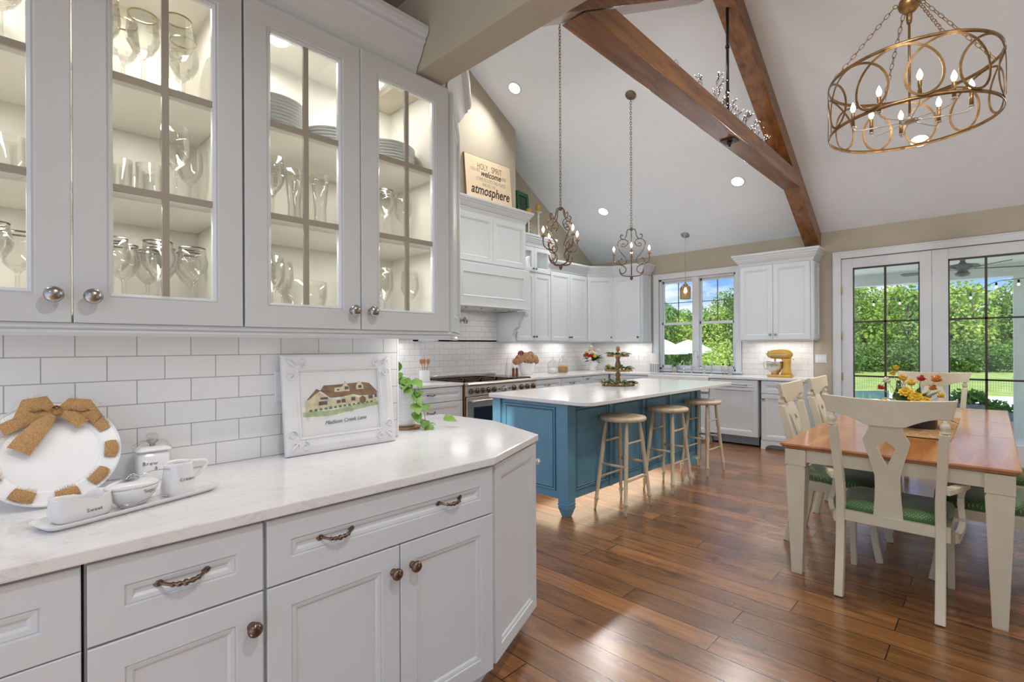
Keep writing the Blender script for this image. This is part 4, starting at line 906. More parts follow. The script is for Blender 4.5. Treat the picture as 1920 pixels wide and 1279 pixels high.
tag(MB().sweep([(XL+.003, 3.796), (-4.597, 3.796), (-4.597, 5.069), (XL+.003, 5.069)][::-1], [(-a, b) for a, b in CROWN], z=2.995).build('crown_moulding', PAINT), 'white crown moulding around the top of the hood cabinet', 'moulding')
# bracket columns beside the range
for (yy, lab) in ((5.075, 'white curved bracket panel at the right side of the range niche'), (3.70, 'white curved bracket panel at the left side of the range niche')):
    t = T('hood_bracket', lab, 'bracket', (-4.60, yy, 0), LZ)
    prof = [(.26, 1.40), (.575, 1.40), (.575, 1.815), (.01, 1.815), (.01, 1.76), (.03, 1.745), (.10, 1.735), (.15, 1.66), (.17, 1.60), (.23, 1.565), (.26, 1.50)]
    MB().prism([(a, b) for a, b in prof], 0, .075, 'X').build('panel', PAINT, t, bevel=.003)
# right of the hood
def wall_unit(label, y0, y1, xf, zt, doors, frz, crown=False, glass=None, kn=knk):
    t = T('wall_cabinet', label, 'cabinet', (xf, y0, 0), LZ); w = y1-y0; D = abs(XL+.003-xf)
    MB().box(0, 0, 1.40, w, D, zt if not glass else 2.44).box(0, -.002, zt-.0, w, D, frz).build('body', PAINT, t)
    for (a, b, z0, z1, kx) in doors:
        d = front(t, 'door', a, b, z0, z1, .05)
        if kx: knob(d, kx, -.020, z0+.06, kn, .8)
    return t, w, D
XU = -4.86
t, w, D = wall_unit('tall white wall cabinet right of the hood with a small glass double door on top', 5.155, 5.905, XU, 2.44, [(.003, .373, 1.415, 2.40, .345), (.377, .747, 1.415, 2.40, .405)], 2.44, glass=True)
MB().box(0, 0, 2.44, .018, D, 2.86).box(w-.018, 0, 2.44, w, D, 2.86).box(0, D-.012, 2.44, w, D, 2.86).box(0, 0, 2.80, w, D, 2.86).build('glass_box', PAINT, t)
for (a, b, kx) in ((.003, .373, .345), (.377, .747, .405)):
    d = MB().nested(a, b, 2.425, 2.785, 0, [(0, -.018), (.002, -.020), (.056, -.020), (.066, -.012), (.0665, 0)], hole=True).build('glass_door', PAINT, t)
    MB().box(a+.066, -.008, 2.49, b-.066, -.005, 2.72).build('glass_pane', PANE, d); knob(d, kx, -.020, 2.47, knk, .8)
area('puck', (-5.0, 5.53, 2.79), .08, 1.2, SOFT)
for yy in (5.33, 5.70):
    pt_ = T('display_plate', 'white round plate standing upright behind the small glass doors, %s' % ('left' if yy < 5.5 else 'right'), 'plate', (-5.08, yy, 2.4405))
    MB().lathe([(0, .004), (.07, 0), (.12, .008), (.135, .016), (.12, .012), (0, .008)], 32, mat=Matrix.Translation((0, 0, .135)) @ Matrix.Rotation(PI/2-.15, 4, 'Y')).build('disc', WCER, pt_)
tag(MB().sweep([(XL+.003, 5.151), (XU+.003, 5.151), (XU+.003, 5.909), (XL+.003, 5.909)][::-1], [(-a, b) for a, b in CROWN], z=2.80).build('crown_moulding', PAINT), 'white crown moulding on the tall glass-topped cabinet under the candlesticks', 'moulding')
wall_unit('white double-door wall cabinet above the glass sugar and flour jars', 5.909, 6.865, XU, 2.50, [(.003, .476, 1.415, 2.47, .45), (.480, .953, 1.415, 2.47, .507)], 2.60)
# diagonal corner and far wall uppers
YU = 7.205
D0 = Vector((XU, 6.868)); D1 = Vector((-4.56, YU)); dD = D1-D0; aD = math.atan2(dD.y, dD.x); LD = dD.length
t = T('wall_cabinet', 'white diagonal corner wall cabinet with one door', 'cabinet', (D0.x, D0.y, 0), aD)
inv = (Matrix.Translation((D0.x, D0.y, 0)) @ Matrix.Rotation(aD, 4, 'Z')).inverted()
MB().prism([(D0.x, D0.y+.001), (D1.x, D1.y), (D1.x, YW-.01), (XL+.01, YW-.01), (XL+.01, D0.y+.001)], 1.40, 2.60, mat=inv).build('body', PAINT, t)
d = front(t, 'door', .012, LD-.006, 1.415, 2.47, .055); knob(d, LD-.05, -.020, 1.475, knk, .8)
def far_unit(label, x0, x1, doors, frz=2.60, zt=2.44):
    t = T('wall_cabinet', label, 'cabinet', (x0, YU, 0), 0); w = x1-x0
    MB().box(0, 0, 1.39, w, YW-.01-YU, frz-.02).build('body', PAINT, t)
    for (a, b, kx) in doors:
        d = front(t, 'door', a, b, 1.405, zt, .058); knob(d, kx, -.020, 1.475, knk if x0 < -3 else NICKEL, .9)
    s_ = MB().nested(.01, YW-YU-.02, 1.41, zt, -.0, door_prof(-.012, .05), mat=Matrix.Translation((w, 0, 0)) @ Matrix.Rotation(PI/2, 4, 'Z')).build('side_panel', PAINT, t)
    return t
far_unit('white wall cabinet between the kitchen corner and the window', -4.556, -4.03, [(.006, .50, .47)], 2.60, 2.47)
far_unit('white double-door wall cabinet between window and french doors, above the mixer', -2.52, -1.63, [(.012, .425, .395), (.429, .86, .46)], 2.48, 2.405)
tag(MB().sweep([(XU+.003, 5.915), (XU+.003, 6.868), (-4.56, YU-.003), (-4.027, YU-.003), (-4.027, YW-.01)], CROWN, z=2.495).build('crown_moulding', PAINT), 'white crown moulding following the kitchen corner cabinets to the window', 'moulding')
tag(MB().sweep([(-2.523, YW-.01), (-2.523, YU-.003), (-1.627, YU-.003), (-1.627, YW-.01)], CROWN, z=2.415).build('crown_moulding', PAINT), 'white crown moulding on the cabinet above the mixer', 'moulding')
for (a, y_) in ((5.53, 0), (6.35, 0)): area('under_cab', (-5.03, a, 1.392), .5, 1.3, SOFT, (0, 0, PI/2), sizey=.03)
area('under_cab', (-4.3, 7.37, 1.38), .4, 1.1, SOFT, sizey=.03); area('under_cab', (-2.07, 7.37, 1.38), .7, 1.6, SOFT, sizey=.03); area('under_cab', (-4.85, 7.2, 1.39), .2, .8, SOFT)
area('under_cab', (-5.03, 3.2, 1.40), .6, 1.4, SOFT, (0, 0, PI/2), sizey=.03)
# ================================================================== island
IX0, IX1, IY0, IY1 = -3.19, -2.36, 3.075, 5.52
t = T('kitchen_island', 'blue panelled kitchen island with tapered corner feet', 'island', (IX0, IY0, 0))
w, l_ = IX1-IX0, IY1-IY0
MB().box(.045, .045, .125, w-.045, l_-.045, .883).build('body', BLUE, t)
BP = [(0, -.002), (.002, -.004), (.006, -.004)]
def ipan(x0, x1, mat, nm='panel', z0=.19, z1=.845):
    MB().nested(x0, x1, z0, z1, .0, [(0, -.006), (.004, -.010), (.012, -.010), (.018, -.004), (.024, -.006), (.030, -.001)], mat=mat).build(nm, BLUE, t); MB().nested(x0-.0035, x1+.0035, z0-.0035, z1+.0035, .0, [(0, -.0012), (.0034, -.0012), (.0035, 0)], hole=True, mat=mat).nested(x0+.019, x1-.019, z0+.019, z1-.019, -.001, [(0, -.0072), (.004, -.0072), (.0041, -.001)], hole=True, mat=mat).build('glaze_line', M('dark_blue_glaze', (.018, .045, .07), .4), t)
mS = Matrix.Translation((w-.020, 0, 0)) @ Matrix.Rotation(PI/2, 4, 'Z')
MB().box(.09, .02, .13, w-.09, .045, .883).build('end_frame', BLUE, t)
ipan(.135, w-.135, Matrix.Translation((0, .0195, 0)), 'end_panel')
MB().box(w-.045, .09, .13, w-.020, l_-.09, .883).build('side_frame', BLUE, t)
for (a, b) in ((.115, .585), (.675, 1.135), (1.245, 1.685), (1.765, 2.235)):
    ipan(a, b, mS); 
for a in (.60, 1.16, 1.705): MB().box(a, -.014, .13, a+.055, 0, .883, mat=mS).build('stile', BLUE, t, bevel=.003)
MB().box(.09, -.004, .13, l_-.09, 0, .175, mat=mS).build('base_rail', BLUE, t)
for (px_, py_) in ((0, 0), (w-.095, 0), (0, l_-.095), (w-.095, l_-.095)):
    c = (px_+.0475, py_+.0475); h = .0475
    sq = lambda a: [(c[0]-a, c[1]-a), (c[0]+a, c[1]-a), (c[0]+a, c[1]+a), (c[0]-a, c[1]+a)]
    mb = MB(); loft(mb, [(sq(.026), 0), (sq(.030), .01), (sq(.046), .062), (sq(.050), .075), (sq(.046), .078), (sq(.046), .086), (sq(.050), .089), (sq(.050), .102), (sq(.045), .106), (sq(h), .112), (sq(h), .884)], False)
    mb.build('corner_post', BLUE, t)
rc = []
for (cx, cy, a0) in ((-2.225, 3.125, -90), (-2.225, 5.78, 0), (-3.19, 5.78, 90), (-3.19, 3.125, 180)):
    rr = .105 if cx > -3 else .07
    for k in range(7): a = R(a0+15*k); rc.append((cx+(rr*math.cos(a)), cy+(rr*math.sin(a))))
tag(MB().prism(rc, .8845, .9145).build('island_top', QUARTZ, bevel=.004), 'large white quartz slab with rounded corners on the blue island', 'countertop')
area('island_glow', (-2.70, 4.2, .118), .5, 6, (1, .82, .60), sizey=2.2)
area('island_toe', (-2.385, 4.3, .12), .02, .8, (1, .82, .60), sizey=2.2)
# stools
def stool():
    t = T('bar_stool', 'x', 'stool')
    MB().lathe([(0, .716), (.155, .716), (.182, .722), (.190, .732), (.190, .744), (.184, .754), (.165, .757), (.08, .749), (0, .747)], 40).build('seat', STOOLW, t)
    ft = {}
    for sx_ in (-1, 1):
        for sy_2 in (-1, 1):
            a = Vector((sx_*.095, sy_2*.10, .718)); b = Vector((sx_*.142, sy_2*.200, 0)); ft[(sx_, sy_2)] = (a, b)
            q = [(0, .012), (.05, .013), (.2, .018), (.5, .0175), (.86, .0145), (.865, .019), (.885, .021), (.90, .015), (.905, .015), (.98, .010), (1, .009)]
            MB().tube([a.lerp(b, u) for u, r in q], [r for u, r in q], 12).build('leg', STOOLW, t)
    def at(k, z): a, b = ft[k]; u = (.718-z)/.718; return a.lerp(b, u)
    for sx_ in (-1, 1):
        for z in (.55, .26): MB().tube([at((sx_, -1), z), at((sx_, 1), z)], .0095, 8).build('rung', STOOLW, t)
    for sy_2 in (-1, 1):
        for z in (.37,): MB().tube([at((-1, sy_2), z), at((1, sy_2), z)], .0105, 8).build('rung', STOOLW, t)
    return t
st = stool(); st.location = (-2.202, 3.615, 0); st['label'] = 'round wooden bar stool nearest the camera at the blue island'; st['group'] = 'bar stools at the island'
dup(st, (-2.205, 4.41, 0), R(1), 'middle one of the three round wooden bar stools at the island'); dup(st, (-2.215, 5.22, 0), R(-2), 'round wooden bar stool at the far end of the island, closest to the window')

# ================================================================== hanging lights
def vsm(pts, n=6):
    P_ = [Vector(p) for p in pts]; r = []
    for k in range(len(P_)-1):
        p0, p1, p2, p3 = P_[max(k-1, 0)], P_[k], P_[k+1], P_[min(k+2, len(P_)-1)]
        for i in range(n):
            f = i/n; r.append(.5*((2*p1)+(-p0+p2)*f+(2*p0-5*p1+4*p2-p3)*f*f+(-p0+3*p1-3*p2+p3)*f**3))
    r.append(P_[-1]); return r
def chain(mb, a, b, L=.036, r=.0029, w=.010):
    a, b = Vector(a), Vector(b); d = b-a; n = max(2, int(d.length/(L*.80))); q = d.to_track_quat('Z', 'Y')
    for i in range(n):
        c = a.lerp(b, (i+.5)/n); rot = q.to_matrix().to_4x4() @ Matrix.Rotation(PI/2*(i % 2), 4, 'Z'); m = Matrix.Translation(c) @ rot
        pts = [(w*math.cos(t_), 0, L/2*math.copysign(abs(math.sin(t_))**.7, math.sin(t_))) for t_ in [2*PI*k/10 for k in range(10)]]
        mb.tube(pts, r, 5, True, mat=m)
def flame(mb, c, s=1.0): mb.lathe([(0, 0), (.006*s, .003*s), (.0135*s, .022*s), (.0125*s, .034*s), (.006*s, .052*s), (0, .062*s)], 12, c)
CANDLE = M('candle_sleeve', (.30, .16, .08), .5)
def scroll_chandelier(label, x, y, ztop, zc, rz):
    t = T('chandelier', label, 'chandelier', (x, y, ztop), rz, 'scroll chandeliers over the island')
    K = 1/758.
    P2 = lambda l: [(a*K, 0, -b*K) for a, b in l]
    curves = [([(3, 8), (26, 8), (37, 26), (43, 62), (58, 88), (80, 90), (93, 68), (84, 52), (72, 60)], .0055),
        ([(62, 158), (78, 156), (82, 140), (66, 128), (60, 140)], .0045),
        ([(60, 158), (40, 146), (28, 118), (48, 98), (82, 94), (112, 116), (118, 150), (100, 192), (70, 230), (46, 262), (42, 290), (60, 310), (86, 312), (106, 294), (106, 270), (90, 262), (74, 274)], .0050),
        ([(150, 236), (150, 272), (136, 300), (104, 314), (66, 326), (48, 346), (50, 374), (70, 392), (90, 386), (98, 372)], .0055),
        ([(102, 352), (98, 376), (88, 398), (60, 414), (0, 420)], .0065)]
    for k in range(4):
        m = Matrix.Rotation(PI/2*k, 4, 'Z'); mb = MB()
        for c, r in curves: mb.tube(vsm(P2(c), 5), r, 7, mat=m)
        mb.build('scroll_arm', IRON, t)
        px = .198
        MB().lathe([(.006, -.236*1.32+.0), (.020, -.300), (.026, -.292), (.022, -.294), (0, -.296)], 14, (px, 0, 0), mat=m).lathe([(.010, -.296), (.010, -.262), (0, -.262)], 10, (px, 0, 0), mat=m).build('candle_cup', CANDLE, t)
        b = MB(); flame(b, m @ Vector((px, 0, -.261))); b.build('bulb', BULB, t)
        p = m @ Vector((px, 0, 0)); ca, sa = math.cos(rz), math.sin(rz)
        point('candle_light', (x+p.x*ca-p.y*sa, y+p.x*sa+p.y*ca, ztop-.22), 1.3, WARM, .02)
    MB().lathe([(0, .012), (.012, .010), (.016, 0), (.016, -.022), (.008, -.03), (0, -.03)], 14).tube([(.012*math.cos(a), 0, .018+.012*math.sin(a)) for a in [2*PI*i/10 for i in range(10)]], .003, 5, True).build('hub', IRON, t)
    MB().lathe([(0, -.548), (.010, -.556), (.020, -.570), (.014, -.586), (0, -.602)], 14).build('finial', IRON, t)
    mb = MB(); chain(mb, (0, 0, .03), (0, 0, zc-ztop-.02)); mb.build('chain', IRON, t)
    tilt = TILT if y > YR else -TILT
    MB().lathe([(.062, 0), (.062, -.008), (.055, -.016), (.02, -.024), (0, -.024)], 28, mat=Matrix.Rotation(-rz, 4, 'Z') @ Matrix.Translation((0, 0, zc-ztop)) @ Matrix.Rotation(tilt, 4, 'X')).build('canopy', M('canopy_metal', (.20, .17, .12), .45, .8), t)
scroll_chandelier('bronze scroll chandelier over the island, the nearer of two, lit by four candle bulbs', -2.99, 3.80, 2.665, ceil_z(3.80)-.001, R(38+35))
scroll_chandelier('bronze scroll chandelier over the island, the farther one nearer the window', -2.99, 5.11, 2.685, ceil_z(5.11)-.001, R(30.3))
# small pendant over the sink
px_, py_ = -3.305, 7.20
t = T('pendant_light', 'small amber glass jar pendant hanging in front of the window', 'pendant', (px_, py_, 2.03))
MB().lathe([(.078, 0), (.080, .01), (.080, .155), (.070, .185), (.035, .205), (.034, .205), (.066, .183), (.076, .155), (.076, .002)], 28).build('glass_shade', glass_mat('amber_glass', (.86, .72, .55), .5, .05), t)
MB().lathe([(.036, .203), (.040, .212), (.020, .228), (.012, .25), (.006, .262), (0, .262)], 18).build('cap', NICKEL, t)
MB().lathe([(0, .085), (.02, .095), (.026, .12), (.018, .15), (.010, .17), (0, .17)], 14).build('bulb', BULB, t)
zc = ceil_z(py_); mb = MB(); chain(mb, (0, 0, .262), (0, 0, .262+.42), .026, .0016, .006); mb.tube([(0, 0, .68), (0, 0, zc-2.03-.02)], .003, 6); mb.build('chain', NICKEL, t)
MB().lathe([(.062, 0), (.062, -.006), (.05, -.014), (.02, -.022), (.01, -.045), (0, -.045)], 28, mat=Matrix.Translation((0, 0, zc-2.03-.001)) @ Matrix.Rotation(TILT, 4, 'X')).build('canopy', NICKEL, t)
point('pendant_bulb', (px_, py_, 2.15), 1.5, WARM)
# recessed lights
rl = None
for i, (cx, cy) in enumerate(CANS):
    lab = ['recessed ceiling light between the two scroll chandeliers, low on the far slope', 'recessed ceiling light just right of the wooden tie beam end', 'recessed ceiling light seen through the bottom of the round orb chandelier', 'recessed ceiling light high above the range hood near the beige beam'][i]
    if i == 1: lab = 'recessed ceiling light left of the wooden beam, above the window pendant'
    tt = TILT if cy > YR else -TILT
    if rl is None:
        rl = T('recessed_light', lab, 'ceiling light', (cx, cy, ceil_z(cy)-.001), 0, 'recessed ceiling lights', rot=(tt, 0, 0))
        MB().lathe([(.074, 0), (.088, 0), (.088, -.004), (.074, -.006), (.074, 0)], 36).build('trim_ring', TRIMW, rl)
        MB().lathe([(0, -.003), (.073, -.003), (.073, -.0005), (0, -.0005)], 36).build('lens', LAMPW, rl)
    else: o = dup(rl, (cx, cy, ceil_z(cy)-.001), 0, lab); o.rotation_euler = (tt, 0, 0)
# ================================================================== roof truss
TX0, TX1 = -1.775, -1.605; XT = (TX0+TX1)/2
t = T('roof_truss', 'stained timber roof truss crossing the vaulted ceiling', 'truss', (XT, YR, 3.17))
W2 = (TX1-TX0)/2; o_ = Vector((0, YR, 3.17))
def yz(l): return [(a-YR, b-3.17) for a, b in l]
u = .22
zu = lambda y: ceil_z(y)-u
MB().prism(yz([(2.27, 3.17), (2.575, 3.335), (6.24, 3.335), (6.515, 3.17)]), -W2, W2, 'X').build('tie_beam', BEAM, t, bevel=.004)
MB().prism(yz([(YW-.002, zu(YW)), (YW-.002, ceil_z(YW)-.002), (YR, ceil_z(YR)-.002), (YR, zu(YR))]), -W2, W2, 'X').build('rafter', BEAM, t, bevel=.004)
zn = lambda y: 3.06+.554*(y-2.06)
MB().prism(yz([(1.31, zn(1.31)), (1.31, ceil_z(1.31)-.002), (YR-.001, ceil_z(YR-.001)-.002), (YR-.001, zn(YR-.001))]), -W2, W2, 'X').build('rafter', BEAM, t, bevel=.004)
mb = MB().tube([(0, .45, .1655), (0, .45, zu(YR+.45)-3.17+.02)], .013, 10)
for z in (.17, .42, .82, 1.2): mb.lathe([(.013, -.012), (.019, -.010), (.019, .010), (.013, .012)], 10, (0, .45, z))
mb.build('king_rod', BLACK, t)
MB().box(-.06, .43, -.012, .06, .55, -.0005).lathe([(.022, -.012), (.022, -.034), (.012, -.036), (.012, -.056), (0, -.056)], 12, (0, .49, 0)).build('mount_plate', DARKM, t)
# twig lights lying on the tie beam
t = T('twig_lights', 'string of bare twigs with tiny white lights lying on the wooden tie beam', 'string lights', (XT, 4.42, 3.3355))
tw = MB(); tips = MB(); rnd = random.Random(3)
tw.tube(vsm([(.05, -1.6+.3*i, .006+.008*(i % 2)) for i in range(12)], 3), .0025, 5)
tw.tube([(.06, -1.0+.03*math.cos(a), .03+.02*math.sin(a)) for a in [2*PI*i/10 for i in range(11)]], .0015, 5)
def twig(p, d, L, dep):
    q = p+d*L; m = p.lerp(q, .5)+Vector((rnd.uniform(-.012, .012),)*3); tw.tube([p, m, q], .0018 if dep else .0026, 5)
    if dep == 0: tips.lathe([(0, -.002), (.0026, 0), (.0026, .003), (0, .006)], 6, q); return
    for _ in range(3): twig(q if _ else m, (d+Vector((rnd.uniform(-1, 1), rnd.uniform(-1, 1), rnd.uniform(-.3, .7)))).normalized(), L*.62, dep-1)
for i in range(14):
    y = -.45+1.55*i/13; twig(Vector((rnd.uniform(-.03, .06), y, .008)), Vector((rnd.uniform(-.2, .9), rnd.uniform(-.8, .8), 1.1)).normalized(), rnd.uniform(.06, .11), 2)
tw.build('twigs', M('twig_bark', (.10, .045, .03), .8), t); o = tips.build('tiny_bulbs', M('tiny_led', (1, .9, .8), .4, emis=(1, .85, .7), estr=5), t); o['kind'] = 'stuff'
# ================================================================== round orb chandelier over the table
ox, oy, oz = -.375, 4.08, 2.735; RO = .435; HO = .335
t = T('drum_chandelier', 'big round open drum chandelier of interlaced metal ovals with eight candle bulbs', 'chandelier', (ox, oy, oz))
for nm, z in (('lower_ring', 0), ('upper_ring', HO)):
    MB().lathe([(RO, z-.010), (RO+.004, z-.010), (RO+.004, z+.010), (RO, z+.010), (RO, z-.010)], 96).build(nm, GOLDM, t)
NB = 11; n = NB*48; v = []; f = []
def troch(t_): return RO*(t_/NB + .33*math.sin(t_)) , HO/2+(HO/2-.010)*math.cos(t_)
for i in range(n):
    t_ = 2*PI*i/48; a_ = troch(t_); b_ = troch(t_+.01); tx_, tz_ = b_[0]-a_[0], b_[1]-a_[1]; ln_ = math.hypot(tx_, tz_); nx_, nz_ = -tz_/ln_*.0065, tx_/ln_*.0065
    for (sg, rad) in ((1, RO+.0085), (-1, RO+.0085), (-1, RO+.0045), (1, RO+.0045)):
        th = (a_[0]+sg*nx_)/RO+.10; v.append((rad*math.cos(th), rad*math.sin(th), a_[1]+sg*nz_))
for i in range(n):
    j = (i+1) % n
    for q in range(4): q2 = (q+1) % 4; f.append((i*4+q, i*4+q2, j*4+q2, j*4+q))
MB().add(v, f).build('interlaced_band', GOLDM, t)
SILV = M('silver_leaf', (.50, .48, .44), .3, .9)
MB().lathe([(0, .01), (.03, .015), (.055, .03), (.03, .045), (.010, .06), (.010, .075)], 20).build('hub', SILV, t)
for k in range(8):
    a = 2*PI*k/8+.25; rr = .255 if k % 2 else .30; c, s_ = math.cos(a), math.sin(a)
    ar = MB().tube(vsm([(.03*c, .03*s_, .03), (rr*.6*c, rr*.6*s_, .022), ((rr-.02)*c, (rr-.02)*s_, .026), (rr*c, rr*s_, .05)], 3), .0032, 6).lathe([(.013, .05), (.017, .054), (.010, .058)], 12, (rr*c, rr*s_, 0)).build('arm', SILV, t)
    MB().lathe([(.0105, .058), (.0105, .150), (0, .150)], 12, (rr*c, rr*s_, 0)).build('candle_sleeve', GOLDM, ar)
    b = MB(); flame(b, (rr*c, rr*s_, .150), 1.15); b.build('bulb', BULB, ar)
    point('candle_light', (ox+rr*c, oy+rr*s_, oz+.19), 1.6, WARM)
BZ = .775
MB().tube([(0, 0, .07), (0, 0, BZ-.05)], .007, 10).lathe([(.013, BZ-.12), (.016, BZ-.10), (.016, BZ-.06), (.010, BZ-.05)], 12).build('stem', GOLDM, t)
MB().lathe([(0, BZ-.058), (.030, BZ-.050), (.052, BZ-.025), (.060, BZ), (.052, BZ+.03), (.03, BZ+.052), (.012, BZ+.06), (.012, BZ+.075), (0, BZ+.075)], 24).build('ball', GOLDM, t)
mb = MB().tube([(0, 0, BZ+.06), (0, 0, ceil_z(oy)-oz-.01)], .007, 8).lathe([(.065, ceil_z(oy)-oz-.001), (.065, ceil_z(oy)-oz-.03), (0, ceil_z(oy)-oz-.035)], 24); mb.build('ceiling_stem', GOLDM, t)
for a in (R(25), R(115), R(205), R(295)):
    mb = MB(); c, s_ = math.cos(a), math.sin(a); mb.tube([((.06+.014)*c+.012*math.cos(q)*c, (.074)*s_+.012*math.cos(q)*s_, BZ+.012*math.sin(q)) for q in [2*PI*i/10 for i in range(10)]], .003, 5, True)
    chain(mb, (.085*c, .085*s_, BZ-.01), (RO*c, RO*s_, HO+.01), .045, .0022, .010); mb.build('chain', GOLDM, t)
# ================================================================== dining table and chairs
t = T('dining_table', 'long dining table with an orange-brown wood top and cream painted tapered legs', 'table', (-.40, 4.62, 0))
TX, TY0, TY1 = .50, -1.42, 1.43
mb = MB(); sqr = lambda ins: [(-TX+ins, TY0+ins), (TX-ins, TY0+ins), (TX-ins, TY1-ins), (-TX+ins, TY1-ins)]
loft(mb, [(sqr(.030), .728), (sqr(.018), .736), (sqr(.008), .742), (sqr(.010), .746), (sqr(0), .750), (sqr(.002), .758), (sqr(.006), .760)], False); top = mb.build('table_top', TOPWOOD, t)
for y in (-.35, .45): MB().box(-TX+.006, y-.0008, .7601, TX-.006, y+.0008, .7604).build('leaf_seam', M('seam_shadow_gap', (.06, .02, .008), .6), top)
MB().box(-TX+.10, TY0+.045, .655, TX-.10, TY0+.068, .730).box(-TX+.10, TY1-.068, .655, TX-.10, TY1-.045, .730).box(-TX+.045, TY0+.10, .655, -TX+.068, TY1-.10, .730).box(TX-.068, TY0+.10, .655, TX-.045, TY1-.10, .730).build('apron', CREAM, t, bevel=.002)
for sx_ in (-1, 1):
    for yy, q in ((TY0+.078, 1), (TY1-.078, -1)):
        c = (sx_*(TX-.075), yy); sq = lambda a: [(c[0]-a, c[1]-a), (c[0]+a, c[1]-a), (c[0]+a, c[1]+a), (c[0]-a, c[1]+a)]
        mb = MB(); loft(mb, [(sq(.026), 0), (sq(.028), .01), (sq(.051), .615), (sq(.051), .622), (sq(.046), .626), (sq(.046), .632), (sq(.053), .636), (sq(.053), .7275)], False); mb.build('leg', CREAM, t, bevel=.0015)
def chair(arms=False):
    t = T('dining_armchair' if arms else 'dining_chair', 'x', 'chair')
    # local: seat towards +y, back at y ~ 0
    for s_ in (-1, 1):
        x = s_*.205
        pts_ = [(x, -.030, 0), (x, -.005, .12), (x, .022, .28), (x, .030, .44), (x, .018, .58), (x-s_*-.012, -.020, .78), (x+s_*.020, -.055, .915)]
        MB().bar(vsm(pts_, 3), .040, .046).build('rear_leg', CREAM, t, bevel=.004)
        xx = x+s_*.0215
        MB().lathe([(.020, .912), (.021, .918), (.012, .924), (.018, .934), (.021, .944), (.017, .956), (.010, .966), (.013, .975), (0, .975)], 16, (xx, -.058, 0)).build('finial', CREAM, t)
        MB().bar(vsm([(s_*.222, .488, 0), (s_*.222, .463, .15), (s_*.220, .455, .30), (s_*.215, .455, .425)], 3), [.030]*10, [.034]*10).build('front_leg', CREAM, t, bevel=.003)
    # top rail: curved plank
    n = 24; v = []; f = []
    for i in range(n+1):
        u = -1+2*i/n; x = .273*u
        zt = 1.058+.012*u*u; au = abs(u)
        zb = .925 if au < .30 else (.925+.052*math.sin((au-.30)/.58*PI/2) if au < .88 else .977)
        yc = -.075+.030*u*u
        ins = 0
        v += [(x*(1.0 if True else 1)-(.02*u if True else 0)*(1), yc+.012, zb), (x, yc-.002, zt), (x, yc-.026, zt), (x-.02*u, yc-.012, zb)]
    for i in range(n):
        for k in range(4): k2 = (k+1) % 4; f.append((i*4+k, i*4+k2, (i+1)*4+k2, (i+1)*4+k))
    f += [(0, 1, 2, 3), (n*4+3, n*4+2, n*4+1, n*4)]
    MB().add(v, f).build('top_rail', CREAM, t, bevel=.003)
    # splat with kite shaped hole, in two halves
    out = [(.067, .928), (.070, .905), (.082, .878), (.094, .855), (.096, .846), (.086, .80), (.072, .75), (.060, .70), (.053, .66), (.052, .62), (.055, .54), (.060, .47), (.062, .44)]
    hole = [(0, .715), (.039, .812), (.030, .822), (.012, .838), (0, .846)]
    def ys(z): u = (z-.44)/.49; return .030-.012*u-.085*u*u
    mb = MB()
    for s_ in (-1, 1):
        segs = []      # rows between inner and outer boundary
        zs = [.44, .47, .54, .60, .66, .70, .7149, .715, .74, .77, .80, .812, .822, .838, .846, .8461, .855, .878, .905, .928]
        def itp(l, z):
            for (a, za), (b, zb) in zip(l[:-1], l[1:]):
                if min(za, zb) <= z <= max(za, zb) and za != zb: return a+(b-a)*(z-za)/(zb-za)
            return 0
        v = []
        for z in zs:
            xo = itp(out, z); xi = itp(hole, z) if .715 <= z <= .846 else 0; y = ys(z)
            v += [(s_*xi, y-.007, z), (s_*xo, y-.007, z), (s_*xo, y+.007, z), (s_*xi, y+.007, z)]
        f = []
        for i in range(len(zs)-1):
            inner = zs[i] >= .715 and zs[i+1] <= .846
            for k in (0, 1, 2, 3):
                if k == 3 and not inner: continue
                k2 = (k+1) % 4; f.append((i*4+k, i*4+k2, (i+1)*4+k2, (i+1)*4+k))
        mb.add(v, f)
    mb.build('splat', CREAM, t)
    MB().box(-.186, .012, .395, .186, .036, .450).box(-.235, .45, .375, .235, .470, .43).box(-.240, .03, .375, -.215, .46, .43, ).box(.215, .03, .375, .240, .46, .43).build('seat_frame', CREAM, t, bevel=.003)
    def so(a, ins): return [(-.19+ins, .035+ins), (.19-ins, .035+ins), (.245-ins, .30), (.240-ins, .455-ins), (.20-ins, .482-ins), (0, .492-ins), (-.20+ins, .482-ins), (-.240+ins, .455-ins), (-.245+ins, .30)]
    mb = MB(); loft(mb, [(so(0, .012), .4301), (so(0, 0), .445), (so(0, .004), .468), (so(0, .03), .486), (so(0, .075), .495), (so(0, .14), .498)]); mb.build('seat', GREEN, t)
    if arms:
        for s_ in (-1, 1):
            MB().bar(vsm([(s_*.222, -.005, .628), (s_*.262, .08, .634), (s_*.285, .18, .632), (s_*.285, .262, .618)], 4), [.040]*13, [.030]*13, wdir=(1, 0, 0)).build('armrest', CREAM, t, bevel=.005)
            MB().bar(vsm([(s_*.280, .235, .612), (s_*.272, .25, .575), (s_*.270, .235, .52), (s_*.278, .19, .44), (s_*.262, .16, .385), (s_*.245, .14, .375)], 4), .026, [.035]*6+[.05]*6+[.075]*6+[.05]*3).build('arm_support', CREAM, t, bevel=.004)
    return t
ac = chair(True); ac.location = (-.385, 3.145, 0); ac['label'] = 'cream armchair with green seat at the near table end, its back to us'
dup(ac, (-.41, 6.28, 0), PI, 'cream armchair at the far end of the table, in front of the french doors')
dc = chair(False); dc.rotation_euler = (0, 0, -PI/2); dc.location = (-.985, 3.975, 0); dc['label'] = 'cream side chair on the island side of the table, nearer of the two'
